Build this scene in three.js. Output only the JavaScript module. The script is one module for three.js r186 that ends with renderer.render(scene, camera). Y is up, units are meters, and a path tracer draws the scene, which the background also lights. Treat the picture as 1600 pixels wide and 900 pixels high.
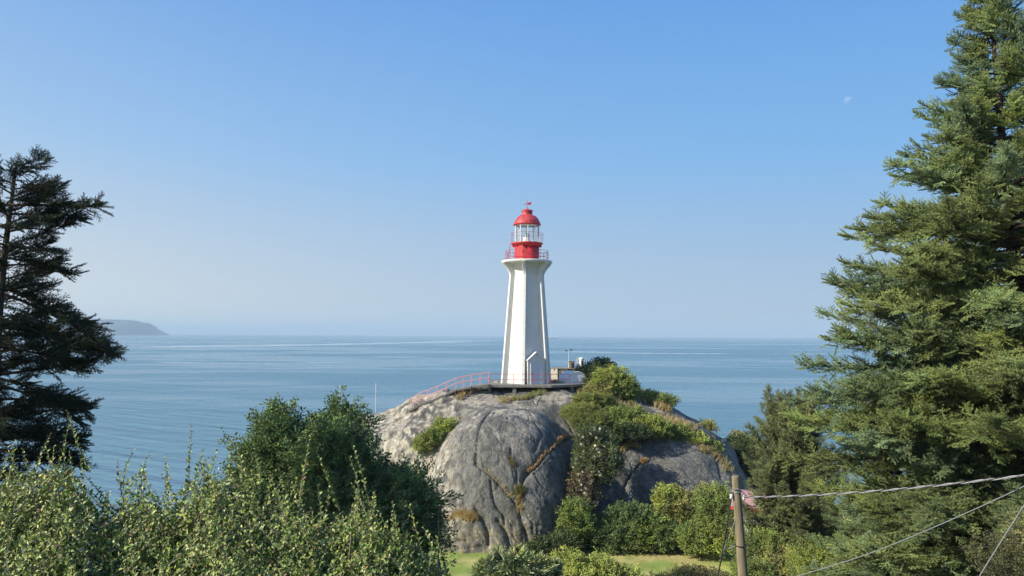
import * as THREE from 'three';
import { mergeGeometries } from 'three/addons/utils/BufferGeometryUtils.js';
import { ImprovedNoise } from 'three/addons/math/ImprovedNoise.js';
import { RoundedBoxGeometry } from 'three/addons/geometries/RoundedBoxGeometry.js';

// ---------------------------------------------------------------- camera, sky, sun, exposure
const scene = new THREE.Scene();
const renderer = new THREE.WebGLRenderer({ antialias: true });
renderer.setSize(1024, 576);
renderer.toneMapping = THREE.LinearToneMapping;
renderer.toneMappingExposure = 1.4;
renderer.shadowMap.enabled = true;

const FOCAL = 1156;                                   // photograph pixels per unit of tangent
const camera = new THREE.PerspectiveCamera(42.55, 16 / 9, 0.3, 90000);
camera.position.set(0, 22, 0);
camera.rotation.order = 'YXZ';
camera.rotation.set(THREE.MathUtils.degToRad(3.655), 0, 0.0055);
camera.updateMatrixWorld(true);

const SUN_AZ = THREE.MathUtils.degToRad(113), SUN_EL = THREE.MathUtils.degToRad(32);
const SUN = new THREE.Vector3(-Math.sin(SUN_AZ) * Math.cos(SUN_EL), Math.sin(SUN_EL), -Math.cos(SUN_AZ) * Math.cos(SUN_EL));
const sun = new THREE.DirectionalLight(new THREE.Color().setRGB(1.0, 0.92, 0.77), 5.0);
sun.position.copy(SUN).multiplyScalar(200).add(new THREE.Vector3(0, 10, -60));
sun.target.position.set(0, 10, -60);
sun.castShadow = true;
sun.shadow.mapSize.set(4096, 4096);
Object.assign(sun.shadow.camera, { left: -90, right: 90, top: 60, bottom: -60, near: 1, far: 500 });
scene.add(sun, sun.target);

function makeSky() {
  const W = 512, H = 256, data = new Float32Array(W * H * 4);
  const mix = (a, b, t) => a.map((v, i) => v + (b[i] - v) * t);
  const zenith = [0.085, 0.22, 0.58], high = [0.116, 0.335, 0.775], mid = [0.203, 0.465, 0.83], low = [0.42, 0.545, 0.68];
  for (let j = 0; j < H; j++) for (let i = 0; i < W; i++) {
    const el = ((j + 0.5) / H - 0.5) * Math.PI, az = ((i + 0.5) / W - 0.5) * 2 * Math.PI;
    const d = new THREE.Vector3(Math.cos(el) * Math.cos(az), Math.sin(el), Math.cos(el) * Math.sin(az));
    const e = Math.max(0, THREE.MathUtils.radToDeg(el));
    let c;
    if (e < 13) c = mix(low, mid, Math.pow(e / 13, 1.15));
    else if (e < 26) c = mix(mid, high, (e - 13) / 13);
    else c = mix(high, zenith, Math.min(1, (e - 26) / 55));
    const cs = d.dot(SUN), hazy = Math.exp(-e / 9);
    const near = Math.pow(Math.max(0, 0.5 + 0.5 * cs), 2.2);           // whiter air toward the sun
    c = mix(c, [1.02, 0.98, 0.85], Math.min(0.85, near * (0.03 + 2.0 * hazy)));
    const glow = Math.exp(-Math.acos(Math.min(1, cs)) / 0.28);
    c = c.map((v, k) => v + glow * [1.5, 1.4, 1.2][k]);
    data.set([c[0] / 1.4, c[1] / 1.4, c[2] / 1.4, 1], (j * W + i) * 4);
  }
  const t = new THREE.DataTexture(data, W, H, THREE.RGBAFormat, THREE.FloatType);
  t.mapping = THREE.EquirectangularReflectionMapping;
  t.magFilter = t.minFilter = THREE.LinearFilter;
  t.colorSpace = THREE.LinearSRGBColorSpace;
  t.needsUpdate = true;
  return t;
}
const skyTexture = makeSky();
scene.background = skyTexture;
scene.environment = skyTexture;
scene.fog = new THREE.FogExp2(new THREE.Color().setRGB(0.61, 0.82, 1.0), 0.00013);

// ---------------------------------------------------------------- helpers
const V = (x, y, z) => new THREE.Vector3(x, y, z);
function rng(seed) { let a = seed >>> 0; return () => { a = (a + 0x6D2B79F5) | 0; let t = Math.imul(a ^ (a >>> 15), 1 | a); t = (t + Math.imul(t ^ (t >>> 7), 61 | t)) ^ t; return ((t ^ (t >>> 14)) >>> 0) / 4294967296; }; }
const perlin = new ImprovedNoise();
const N = (x, y, z) => perlin.noise(x + 100.3, y + 57.7, z + 33.1);
const fbm = (x, y, z, o = 4) => { let s = 0, a = 1; for (let k = 0; k < o; k++) { s += a * N(x, y, z + k * 7.3); x *= 2.03; y *= 2.03; z *= 2.03; a *= 0.5; } return s; };
const clamp = (v, a, b) => Math.max(a, Math.min(b, v)), smooth = (a, b, v) => { const t = clamp((v - a) / (b - a), 0, 1); return t * t * (3 - 2 * t); };
const lerp = (a, b, t) => a + (b - a) * t;
// the point that stands at a distance (metres along the view axis) behind a place in the photograph
function at(px, py, depth) { return V((px - 800) / FOCAL * depth, (450 - py) / FOCAL * depth, -depth).applyMatrix4(camera.matrixWorld); }
const taken = {};
function numbered(name) { const n = taken[name] = (taken[name] ?? -1) + 1; return n ? `${name}_${String(n).padStart(3, '0')}` : name; }
const shadows = (o) => { o.castShadow = o.receiveShadow = true; return o; };
function tag(o, label, category, group, kind) { if (label) o.userData.label = label; if (category) o.userData.category = category; if (group) o.userData.group = group; if (kind) o.userData.kind = kind; return o; }
function thing(name, label, category, position, group) { const o = new THREE.Group(); o.name = numbered(name); if (position) o.position.copy(position); scene.add(o); return tag(o, label, category, group); }
function mesh(name, geo, mat, parent) { const o = shadows(new THREE.Mesh(Array.isArray(geo) ? join(geo) : geo, mat)); o.name = parent ? name : numbered(name); (parent ?? scene).add(o); return o; }
function setting(name, geo, mat) { const o = mesh(name, geo, mat); o.userData.kind = 'structure'; return o; }
function join(list) {
  return mergeGeometries(list.map((g) => { const n = g.index ? g.toNonIndexed() : g; for (const k of Object.keys(n.attributes)) if (!['position', 'normal', 'uv'].includes(k)) n.deleteAttribute(k); if (!n.attributes.uv) n.setAttribute('uv', new THREE.BufferAttribute(new Float32Array(n.attributes.position.count * 2), 2)); return n; }));
}
function box(w, h, d, x = 0, y = 0, z = 0, ry = 0) { const g = new THREE.BoxGeometry(w, h, d); if (ry) g.rotateY(ry); g.translate(x, y, z); return g; }
function rbox(w, h, d, x = 0, y = 0, z = 0, r = 0.02, ry = 0) { const g = new RoundedBoxGeometry(w, h, d, 1, r); if (ry) g.rotateY(ry); g.translate(x, y, z); return g; }
function bar(a, b, r0, r1 = r0, sides = 6) {                    // a straight tapered bar between two points
  const d = b.clone().sub(a), g = new THREE.CylinderGeometry(r1, r0, d.length(), sides, 1);
  g.applyQuaternion(new THREE.Quaternion().setFromUnitVectors(V(0, 1, 0), d.normalize()));
  g.translate((a.x + b.x) / 2, (a.y + b.y) / 2, (a.z + b.z) / 2); return g;
}
function limb(points, r0, r1, sides = 5, seg = 6) {             // a curved tapering tube
  const c = new THREE.CatmullRomCurve3(points), pos = [], idx = [], nor = [], uv = [], L = c.getLength();
  const fr = c.computeFrenetFrames(seg, false);
  for (let i = 0; i <= seg; i++) {
    const p = c.getPoint(i / seg), r = lerp(r0, r1, i / seg);
    for (let k = 0; k <= sides; k++) {
      const a = k / sides * Math.PI * 2, n = fr.normals[i].clone().multiplyScalar(Math.cos(a)).addScaledVector(fr.binormals[i], Math.sin(a));
      pos.push(p.x + n.x * r, p.y + n.y * r, p.z + n.z * r); nor.push(n.x, n.y, n.z); uv.push(k / sides * Math.PI * 2 * r0, i / seg * L);
    }
  }
  for (let i = 0; i < seg; i++) for (let k = 0; k < sides; k++) { const a = i * (sides + 1) + k, b = a + sides + 1; idx.push(a, a + 1, b, b, a + 1, b + 1); }
  const g = new THREE.BufferGeometry();
  g.setAttribute('position', new THREE.Float32BufferAttribute(pos, 3)); g.setAttribute('normal', new THREE.Float32BufferAttribute(nor, 3)); g.setAttribute('uv', new THREE.Float32BufferAttribute(uv, 2)); g.setIndex(idx);
  return g;
}
function lathe(points, seg = 40) { return new THREE.LatheGeometry(points.map(([r, y]) => new THREE.Vector2(r, y)), seg); }
// tiling value noise for textures
function tile(seed, cells) {
  const r = rng(seed), g = new Float32Array(cells * cells).map(() => r());
  return (u, v) => { const x = u * cells, y = v * cells, i = Math.floor(x), j = Math.floor(y), fx = x - i, fy = y - j, sx = fx * fx * (3 - 2 * fx), sy = fy * fy * (3 - 2 * fy); const w = (n) => ((n % cells) + cells) % cells, a = w(i), b = w(i + 1), c = w(j) * cells, d = w(j + 1) * cells; return lerp(lerp(g[c + a], g[c + b], sx), lerp(g[d + a], g[d + b], sx), sy); };
}
function texture(size, fn, { srgb = false, repeat = 1, repeatY = repeat } = {}) {
  const data = new Uint8Array(size * size * 4);
  for (let j = 0; j < size; j++) for (let i = 0; i < size; i++) { const c = fn((i + 0.5) / size, (j + 0.5) / size), v = Array.isArray(c) ? c : [c, c, c]; for (let k = 0; k < 3; k++) data[(j * size + i) * 4 + k] = clamp(v[k], 0, 1) * 255; data[(j * size + i) * 4 + 3] = 255; }
  const t = new THREE.DataTexture(data, size, size, THREE.RGBAFormat);
  t.wrapS = t.wrapT = THREE.RepeatWrapping; t.magFilter = THREE.LinearFilter; t.minFilter = THREE.LinearMipmapLinearFilter; t.generateMipmaps = true; t.repeat.set(repeat, repeatY);
  if (srgb) t.colorSpace = THREE.SRGBColorSpace; t.needsUpdate = true; return t;
}
const lin = (r, g, b) => new THREE.Color().setRGB(r, g, b);
function std(name, color, roughness = 0.8, extra = {}) { return new THREE.MeshStandardMaterial({ name, color: lin(...color), roughness, ...extra }); }
function leafMat(name, rough = 0.75, through = 0.3, shine = 0.7) { return new THREE.MeshPhysicalMaterial({ name, specularIntensity: shine, color: lin(1, 1, 1), roughness: rough, transmission: through, thickness: 0, side: THREE.DoubleSide }); }

const nA = tile(1, 8), nB = tile(2, 32), nC = tile(3, 128), nD = tile(4, 64);
const grain = texture(512, (u, v) => 0.5 + 0.22 * (nA(u, v) - 0.5) + 0.35 * (nB(u, v) - 0.5) + 0.6 * (nC(u, v) - 0.5));
const speckle = texture(512, (u, v) => { const s = 0.80 + 0.25 * (nB(u, v) - 0.5) + 0.30 * (nC(u, v) - 0.5) + 0.15 * (nA(u, v) - 0.5); return [s, s, s * 0.985]; }, { srgb: true });

// instanced foliage: lists of placed sprigs become one InstancedMesh under their plant
class Sprigs {
  constructor() { this.m = []; this.c = []; }
  add(p, dir, up, s, color) {
    const x = dir.clone().normalize(), z = V().crossVectors(x, up); if (z.lengthSq() < 1e-6) z.set(0.3, 0.2, 0.9); z.normalize(); const y = V().crossVectors(z, x);
    this.m.push(new THREE.Matrix4().makeBasis(x.multiplyScalar(s), y.multiplyScalar(s), z.multiplyScalar(s)).setPosition(p)); this.c.push(color);
  }
  build(name, geo, mat, parent) {
    const o = shadows(new THREE.InstancedMesh(geo, mat, this.m.length)); o.name = parent ? name : numbered(name); o.userData.kind = 'stuff';
    this.m.forEach((m, i) => { o.setMatrixAt(i, m); o.setColorAt(i, this.c[i]); });
    (parent ?? scene).add(o); return o;
  }
}
const onSphere = (r) => { const z = 2 * r() - 1, a = 2 * Math.PI * r(), q = Math.sqrt(1 - z * z); return V(q * Math.cos(a), z, q * Math.sin(a)); };
const tint = (c, r, dv = 0.25, dh = 0.12) => { const k = 1 + (r() - 0.5) * 2 * dv, h = (r() - 0.5) * 2 * dh; return lin(c[0] * k * (1 + h), c[1] * k, c[2] * k * (1 - h)); };

// ---------------------------------------------------------------- sea
{
  const waves = (() => {       // tiling ripple heights: many short crests of a few directions
    const r = rng(77), list = [];
    for (let k = 0; k < 110; k++) { const m = 2 + Math.floor(Math.pow(r(), 1.3) * 60), a = (r() - 0.5) * 1.3 + 1.55; list.push([Math.round(m * Math.cos(a)), Math.round(m * Math.sin(a)), r() * 6.283, 1 / Math.pow(m, 0.95)]); }
    return (u, v) => { let s = 0; for (const [a, b, p, w] of list) s += w * Math.sin(6.28318 * (a * u + b * v) + p); return s; };
  })();
  const bump = texture(1024, (u, v) => 0.5 + 0.14 * waves(u, v), { repeat: 1 / 41 });
  const swell = (() => {       // slow swell as a normal map
    const r = rng(12), list = []; for (let k = 0; k < 36; k++) { const m = 2 + Math.floor(r() * 15), a = (r() - 0.5) * 1.5 + 1.6; list.push([Math.round(m * Math.cos(a)), Math.round(m * Math.sin(a)), r() * 6.283, 0.045 / Math.sqrt(m)]); }
    return texture(256, (u, v) => { let x = 0, y = 0; for (const [a, b, p, w] of list) { const c = Math.cos(6.28318 * (a * u + b * v) + p) * w * 6; x += c * a / 8; y += c * b / 8; } return [0.5 - 0.5 * x * 0.35, 0.5 - 0.5 * y * 0.35, 1]; }, { repeat: 1 / 83 });
  })();
  const sA = tile(31, 7), sB = tile(32, 23), sC = tile(33, 60);
  const slick = texture(1024, (u, v) => { const s = 0.45 * sA(u + 0.06 * sB(u, v), v) + 0.35 * sB(u, v) + 0.2 * sC(u, v); const t = smooth(0.40, 0.62, s); return [0, 0.22 + 0.5 * t, 0]; }, { repeat: 1 / 2300, repeatY: 1 / 1100 });
  const tone = texture(512, (u, v) => { const s = 0.5 * sA(u, v) + 0.3 * sB(u, v) + 0.2 * sC(u, v); return [0.72 + 0.28 * s, 0.80 + 0.2 * s, 0.84 + 0.16 * s]; }, { repeat: 1 / 1700, repeatY: 1 / 700 });
  const S = 26000, g = new THREE.PlaneGeometry(2 * S, 2 * S, 8, 8).rotateX(-Math.PI / 2), p = g.attributes.position, uv = g.attributes.uv;
  for (let i = 0; i < p.count; i++) uv.setXY(i, p.getX(i), -p.getZ(i));
  const m = new THREE.MeshPhysicalMaterial({ name: 'sea_water', color: lin(0.125, 0.225, 0.270), roughness: 0.5, ior: 1.33, map: tone, roughnessMap: slick, bumpMap: bump, bumpScale: 1.5, normalMap: swell, normalScale: new THREE.Vector2(0.8, 0.8) });
  setting('sea', g, m);
  // long calm streaks where the ripples die away
  const calm = new THREE.MeshPhysicalMaterial({ name: 'calm_water', color: lin(0.125, 0.225, 0.270), roughness: 0.04, ior: 1.33 });
  for (const [pts, half, sd] of [[[[60, 543], [250, 541.5], [450, 539.5], [620, 536], [790, 531.5]], 1.1, 1], [[[880, 549], [1000, 552], [1150, 553]], 0.5, 5], [[[230, 566], [420, 568], [560, 566]], 0.5, 9]]) {
    const line = new THREE.CatmullRomCurve3(pts.map(([x, y]) => V(x, y, 0))), pos = [], idx = [], n = 120;
    for (let i = 0; i <= n; i++) { const q = line.getPoint(i / n), h = half * Math.min(1, i / 12, (n - i) / 12) * (0.75 + 0.9 * Math.abs(N(i / 9, sd, 3))) + 0.02; for (const e of [-h, h]) { const hz = 524.8 + (q.x - 800) * 0.0055, D = 22 * FOCAL / (q.y + e + 0.35 * N(i / 4, e, sd) - hz + 1), p = at(q.x, q.y, D); pos.push(p.x, 0.06, p.z); } }
    for (let i = 0; i < n; i++) idx.push(2 * i, 2 * i + 1, 2 * i + 2, 2 * i + 1, 2 * i + 3, 2 * i + 2);
    const sg = new THREE.BufferGeometry(); sg.setAttribute('position', new THREE.Float32BufferAttribute(pos, 3)); sg.setIndex(idx); sg.computeVertexNormals(); const na = sg.attributes.normal; for (let i = 0; i < na.count; i++) na.setXYZ(i, 0, 1, 0);
    setting('calm_water', sg, calm);
  }
}

// ---------------------------------------------------------------- rock knoll: a smooth union of domes with folds and cracks
const LOBES = [[4.0, 3.0, -77, 20, 14.0, 14], [-10.5, 3.0, -75, 13, 11.2, 9], [-0.5, 3.0, -65.7, 7.1, 12.7, 9.0], [14.8, 2.4, -70.5, 8.3, 11.0, 8.4], [-6.9, 1.5, -62.5, 3.0, 6.6, 4.4], [3.0, 3, -74, 10, 13.7, 7.5], [-5.2, 3, -71.5, 8, 13.4, 6]];
function rockBase(x, y, z) {
  let s = 0; const k = 0.55;
  for (const [cx, cy, cz, rx, ry, rz] of LOBES) {
    const a = (x - cx) / rx, b = (y - cy) / ry, c = (z - cz) / rz, l = Math.pow(Math.pow(Math.abs(a), 2.3) + Math.pow(Math.abs(b), 2.3) + Math.pow(Math.abs(c), 2.3), 1 / 2.3);
    s += Math.exp(-(l - 1) * Math.min(rx, ry, rz) / k);
  }
  return -k * Math.log(s);
}
function rockLow(x, y, z) {                    // broad folds and bumps
  const left = smooth(-4, -9, x), boulder = smooth(1.5, 0.2, Math.max(0, Math.hypot((x + 0.5) / 7, (z + 65.7) / 9.0) - 0.75) * 4), q = 1 - 0.65 * boulder;
  return q * (0.50 * N(x / 5.5, y / 5.5, z / 5.5) + 0.30 * N(x / 2.4, y / 3.2, z / 2.6)) + left * 0.12 * N(x / 6 + y / 3, y / 0.8 + x * 0.10, z / 4);
}
const rockField = (x, y, z) => rockBase(x, y, z) - rockLow(x, y, z);
function rockHit(px, py) {                     // where a line of sight from the camera meets the knoll
  const o = camera.position, d = at(px, py, 1).sub(o).normalize(); let t = 45;
  for (let i = 0; i < 600; i++) { const f = rockField(o.x + d.x * t, o.y + d.y * t, o.z + d.z * t); if (f < 0.03) return o.clone().addScaledVector(d, t); t += Math.max(0.04, f * 0.35); if (t > 110) break; }
  return null;
}
const rockTop = (x, z) => { let y = 20; for (let i = 0; i < 500; i++) { const f = rockField(x, y, z); if (f < 0.02) return y; y -= Math.max(0.02, f * 0.4); if (y < -3) break; } return -3; };
// cracks traced on the front boulder, each [width, depth, pixel points]
const CRACKS = [
  [0.16, 0.30, [[742, 724], [760, 736], [775, 750], [790, 768], [800, 778], [808, 792], [812, 806]]],
  [0.20, 0.34, [[884, 684], [870, 694], [852, 708], [838, 726], [822, 740], [816, 752], [812, 775], [812, 800]]],
  [0.13, 0.26, [[766, 642], [752, 658], [746, 676], [743, 700], [742, 724]]],
  [0.12, 0.22, [[798, 700], [799, 720], [806, 735], [808, 760]]],
  [0.11, 0.22, [[766, 750], [768, 770], [774, 790], [786, 806], [788, 826], [800, 846]]],
  [0.12, 0.24, [[812, 806], [818, 824], [824, 846]]],
  [0.10, 0.20, [[880, 650], [892, 668], [904, 690]]],
  [0.10, 0.16, [[836, 660], [846, 676], [842, 690], [834, 706]]],
  [0.10, 0.16, [[682, 704], [702, 698], [724, 700], [742, 704]]],
  [0.09, 0.15, [[704, 720], [716, 736], [724, 752], [728, 770]]],
  [0.16, 0.32, [[742, 796], [752, 812], [760, 830], [762, 852]]],
  [0.14, 0.28, [[776, 812], [790, 832], [796, 856]]],
  [0.10, 0.18, [[600, 668], [640, 660], [680, 652], [716, 640]]],
  [0.10, 0.18, [[598, 690], [630, 676], [664, 668], [690, 664]]],
  [0.10, 0.16, [[650, 640], [690, 628], [730, 618], [760, 612]]],
  [0.14, 0.30, [[1012, 712], [1000, 728], [985, 746], [975, 770]]],
  [0.12, 0.22, [[1012, 712], [1030, 706], [1052, 712], [1076, 706], [1104, 704]]],
  [0.12, 0.22, [[1118, 706], [1124, 724], [1128, 748]]],
  [0.10, 0.16, [[830, 612], [856, 606], [884, 604]]],
].map(([w, d, pts]) => { const c = pts.map(([x, y]) => rockHit(x, y)).filter(Boolean), s = new THREE.CatmullRomCurve3(c).getPoints(c.length * 4); return { w: w * 0.72, d: d * 1.3, pts: s }; });
function crackAt(x, y, z) {
  let best = 0;
  for (const c of CRACKS) for (let i = 1; i < c.pts.length; i++) {
    const a = c.pts[i - 1]; if (Math.abs(a.x - x) > 1.6 || Math.abs(a.y - y) > 1.6 || Math.abs(a.z - z) > 2.2) continue;
    const b = c.pts[i], dx = b.x - a.x, dy = b.y - a.y, dz = b.z - a.z, t = clamp(((x - a.x) * dx + (y - a.y) * dy + (z - a.z) * dz) / (dx * dx + dy * dy + dz * dz + 1e-9), 0, 1);
    const e = Math.hypot(x - a.x - dx * t, y - a.y - dy * t, (z - a.z - dz * t) * 0.6) / c.w; best = Math.max(best, c.d * (Math.exp(-e * e) * 0.75 + 0.25 * Math.exp(-e * e / 12)));
  }
  return best;
}
{
  const C = V(3, 1.0, -72), TH = 760, PH = 270, pos = [], col = [], uv = [], idx = [];
  for (let j = 0; j <= PH; j++) {
    const phi = Math.pow(j / PH, 0.9) * 1.72;
    for (let i = 0; i <= TH; i++) {
      const s = i / TH, th = s < 0.82 ? Math.PI * (-0.12 + 1.24 * s / 0.82) : Math.PI * (1.12 + 0.76 * (s - 0.82) / 0.18);     // fine toward the camera, coarse behind
      const d = V(Math.cos(th) * Math.sin(phi), Math.cos(phi), Math.sin(th) * Math.sin(phi));
      let lo = 2, hi = 34; for (let q = 0; q < 15; q++) { const m = (lo + hi) / 2; if (rockField(C.x + d.x * m, C.y + d.y * m, C.z + d.z * m) < 0) lo = m; else hi = m; }
      const R = (lo + hi) / 2, x = C.x + d.x * R, y = C.y + d.y * R, z = C.z + d.z * R;
      const ck = crackAt(x, y, z), left = smooth(-2, -9, x);
      const ridg = 1 - Math.abs(N(x / 1.7 + y * 0.5, y / 2.6, z / 1.9)) * 2, rid2 = 1 - Math.abs(N(x / 0.75 - y * 0.3, y / 1.3 + 4, z / 0.8)) * 2;
      const sheet = N(x / 3 + 5, y / 0.42 + x * 0.16, z / 2.5);
      let h = 0.09 * N(x / 1.1, y / 1.6, z / 1.1) + 0.035 * N(x / 0.45, y / 0.6, z / 0.45) + 0.02 * N(x / 0.2, y / 0.25, z / 0.2) - 0.12 * smooth(0.90, 1, ridg) - 0.09 * smooth(0.92, 1, rid2) + left * 0.07 * smooth(-0.2, 0.25, sheet) - ck;
      // broken blocks at the foot
      const foot = smooth(9.5, 6, y) * smooth(-1, -4, x); h += foot * 0.4 * (Math.abs(N(x / 1.3, y / 1.1, z / 1.3)) * 2 - 0.3);
      pos.push(x + d.x * h, y + d.y * h, z + d.z * h); uv.push(th * 14, phi * 14);
      // stone colours: dark lichened boulder, paler bare granite on the left shoulder and the top, buff staining at the foot
      const n1 = fbm(x / 3.2, y / 3.2, z / 3.2, 4), n2 = fbm(x / 0.55, y / 0.9, z / 0.55, 3), n3 = N(x / 6 + 9, y / 6, z / 6);
      const topY = smooth(13.5, 16.2, y + n1 * 0.9), shoulder = smooth(-3.2, -6.2, x + n1 * 1.2), bare = clamp(Math.max(shoulder, topY * smooth(-74, -66, z) * 0 + topY * smooth(0.15, 0.5, n1 + 0.35)), 0, 1);
      let c = [0.168, 0.167, 0.160]; const k1 = 1 + 0.45 * n1 + 0.30 * n2; c = c.map((v) => v * k1);
      const pale = [0.52, 0.47, 0.39], pk = bare * smooth(-0.35, 0.55, n2 + n1 * 0.6 + 0.2) * 0.95; c = c.map((v, q) => lerp(v, pale[q], pk));
      const white = smooth(0.50, 0.72, n2 + 0.3 * n3 + shoulder * 0.2) * (0.35 + 0.4 * bare); c = c.map((v, q) => lerp(v, [0.58, 0.56, 0.51][q], white));
      const buff = smooth(9.2, 5.6, y + n1 * 1.6) * smooth(2.6, -0.5, x + n2) * 0.75; c = c.map((v, q) => lerp(v, [0.48, 0.40, 0.27][q], buff * smooth(-0.6, 0.4, n2)));
      const run = smooth(0.12, 0.5, N(x / 0.5, y / 5, z / 0.5) + 0.4 * n1) * smooth(16.5, 13, y); c = c.map((v) => v * (1 - 0.34 * run));
      const moss = smooth(0.24, 0.40, ck) * smooth(-0.5, 0.3, n2); c = c.map((v, q) => lerp(v, [0.22, 0.16, 0.085][q], moss * 0.7));
      col.push(...c.map((v) => clamp(v, 0.03, 0.6)));
    }
  }
  const W = TH + 1;
  for (let j = 0; j < PH; j++) for (let i = 0; i < TH; i++) { const a = j * W + i, b = a + W; idx.push(a, a + 1, b, b, a + 1, b + 1); }
  const g = new THREE.BufferGeometry();
  g.setAttribute('position', new THREE.Float32BufferAttribute(pos, 3)); g.setAttribute('color', new THREE.Float32BufferAttribute(col, 3)); g.setAttribute('uv', new THREE.Float32BufferAttribute(uv, 2)); g.setIndex(idx); g.computeVertexNormals();
  // fine cracks, scratches and pits of the stone
  const q1 = tile(15, 9), q2 = tile(16, 19), q3 = tile(17, 41), wob = tile(18, 13), vein = (n, w) => 1 - smooth(0, w, Math.abs(n - 0.5));
  const lines = (u, v) => { const a = u + 0.05 * wob(u, v), b = v + 0.05 * wob(v, u); return Math.max(vein(q1(a, b), 0.035), 0.75 * vein(q2(a, b), 0.05), 0.4 * vein(q3(a, b), 0.07)); };
  const gr = texture(1024, (u, v) => 0.62 - 0.5 * lines(u, v) + 0.30 * (nB(u, v) - 0.5) + 0.35 * (nC(u, v) - 0.5), { repeat: 1 / 5.2 });
  const sp = texture(1024, (u, v) => { const s = 0.86 + 0.20 * (nB(u, v) - 0.5) + 0.15 * (nC(u, v) - 0.5) + 0.22 * smooth(0.74, 0.86, q3(v, u) * 0.6 + 0.4 * nD(u, v)) + 0.14 * vein(q2(v, u), 0.03); return [s, s * 0.995, s * 0.97]; }, { srgb: true, repeat: 1 / 4.3 });
  const m = new THREE.MeshStandardMaterial({ name: 'granite', vertexColors: true, roughness: 0.92, map: sp, bumpMap: gr, bumpScale: 0.075 });
  setting('rock_knoll', g, m);
}

// ---------------------------------------------------------------- ground: the slope below the camera, the lawn, the shore
function groundY(x, z) {
  const d = -z; let h = d < 2 ? 20.4 : d < 46 ? 20.4 - (d - 2) * 0.3364 : 5.6 - (d - 46) * 0.006;
  h += 0.25 * N(x / 6, 0, z / 6) * smooth(50, 40, d) + 0.06 * N(x / 2, 3, z / 2);
  const shore = Math.max(smooth(74, 92, d), smooth(-22, -34, x) * smooth(30, 62, d), smooth(34, 60, x) * smooth(50, 80, d));
  return lerp(h, -3, shore);
}
{
  const nx = 220, nz = 220, g = new THREE.PlaneGeometry(150, 150, nx, nz).rotateX(-Math.PI / 2), p = g.attributes.position, col = [];
  for (let i = 0; i < p.count; i++) {
    const x = p.getX(i), z = p.getZ(i) - 58; p.setX(i, x); p.setZ(i, z); p.setY(i, groundY(x, z));
    const n = fbm(x / 3, 2, z / 3, 4), n2 = fbm(x / 0.9, 8, z / 0.9, 2), dry = smooth(-0.05, 0.65, n + 0.3 * n2 + smooth(-2, 12, x) * 0.3);
    const lawn = [lerp(0.27, 0.52, dry), lerp(0.36, 0.47, dry), lerp(0.07, 0.18, dry)].map((v) => v * (1 + 0.35 * n2)), soil = [0.07, 0.06, 0.035], k = smooth(40, 47, -z);
    const rk = smooth(3.6, 2, p.getY(i)); col.push(...lawn.map((v, q) => lerp(lerp(soil[q], v, k), 0.14, rk)));
  }
  g.setAttribute('color', new THREE.Float32BufferAttribute(col, 3)); g.computeVertexNormals();
  const uv = g.attributes.uv; for (let i = 0; i < p.count; i++) uv.setXY(i, p.getX(i), p.getZ(i));
  const gr = grain.clone(); gr.repeat.set(0.9, 0.9); gr.needsUpdate = true; const sp = speckle.clone(); sp.repeat.set(0.6, 0.6); sp.needsUpdate = true;
  setting('ground', g, new THREE.MeshStandardMaterial({ name: 'lawn', vertexColors: true, roughness: 1, bumpMap: gr, bumpScale: 0.05 }));
}

// ---------------------------------------------------------------- lighthouse
const grime = (() => { const a = tile(51, 6), b = tile(52, 40), c = tile(53, 16); return texture(512, (u, v) => { const s = smooth(0.62, 0.9, b(u, v * 0.1)) * smooth(0.4, 0.8, a(u, v)) * 0.09 + 0.03 * c(u, v) + 0.02 * b(u, v); return [1 - s, 1 - s * 1.08, 1 - s * 1.3]; }, { srgb: true, repeat: 1 / 3.1 }); })();
const flake = (() => { const a = tile(61, 30), b = tile(62, 70), c = tile(63, 9); return texture(512, (u, v) => { const f = smooth(0.56, 0.68, 0.6 * a(u, v) + 0.4 * b(u, v) + 0.12 * c(u, v)), k = 0.85 + 0.3 * (c(u, v) - 0.5) + 0.2 * (b(u, v) - 0.5); return [k + f * 0.2, k + f * 2.2, k + f * 2.2].map((q) => q * 0.5); }, { repeat: 1 }); })();
const whitePaint = std('white_paint', [0.70, 0.69, 0.655], 0.6, { map: grime });
const redFade = (() => { const a = tile(64, 7), b = tile(65, 33), c = tile(66, 90); return texture(256, (u, v) => { const k = 0.62 + 0.32 * (a(u, v) - 0.5) + 0.25 * (b(u, v) - 0.5) + 0.2 * (c(u, v) - 0.5); return [k * 1.05, k, k]; }, { repeat: 1.3, repeatY: 0.9 }); })();
const redPaint = std('red_paint', [0.72, 0.035, 0.045], 0.5, { map: redFade });
const redFlaking = std('flaking_red_paint', [0.95, 0.075, 0.085], 0.5, { map: flake });
const redRail = std('red_rail_paint', [0.42, 0.05, 0.06], 0.5);
const pinkRail = std('faded_red_rail_paint', [0.66, 0.30, 0.29], 0.5);
const concrete = std('weathered_concrete', [0.30, 0.29, 0.26], 0.95, { map: speckle, bumpMap: grain, bumpScale: 0.01 });
const darkMetal = std('dark_metal', [0.05, 0.05, 0.05], 0.5, { metalness: 0.6 });
const glass = new THREE.MeshPhysicalMaterial({ name: 'pane_glass', color: lin(0.96, 0.98, 0.97), roughness: 0.02, transmission: 1, thickness: 0, ior: 1.5 });
const LH = at(822.5, 598, 74);
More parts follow.
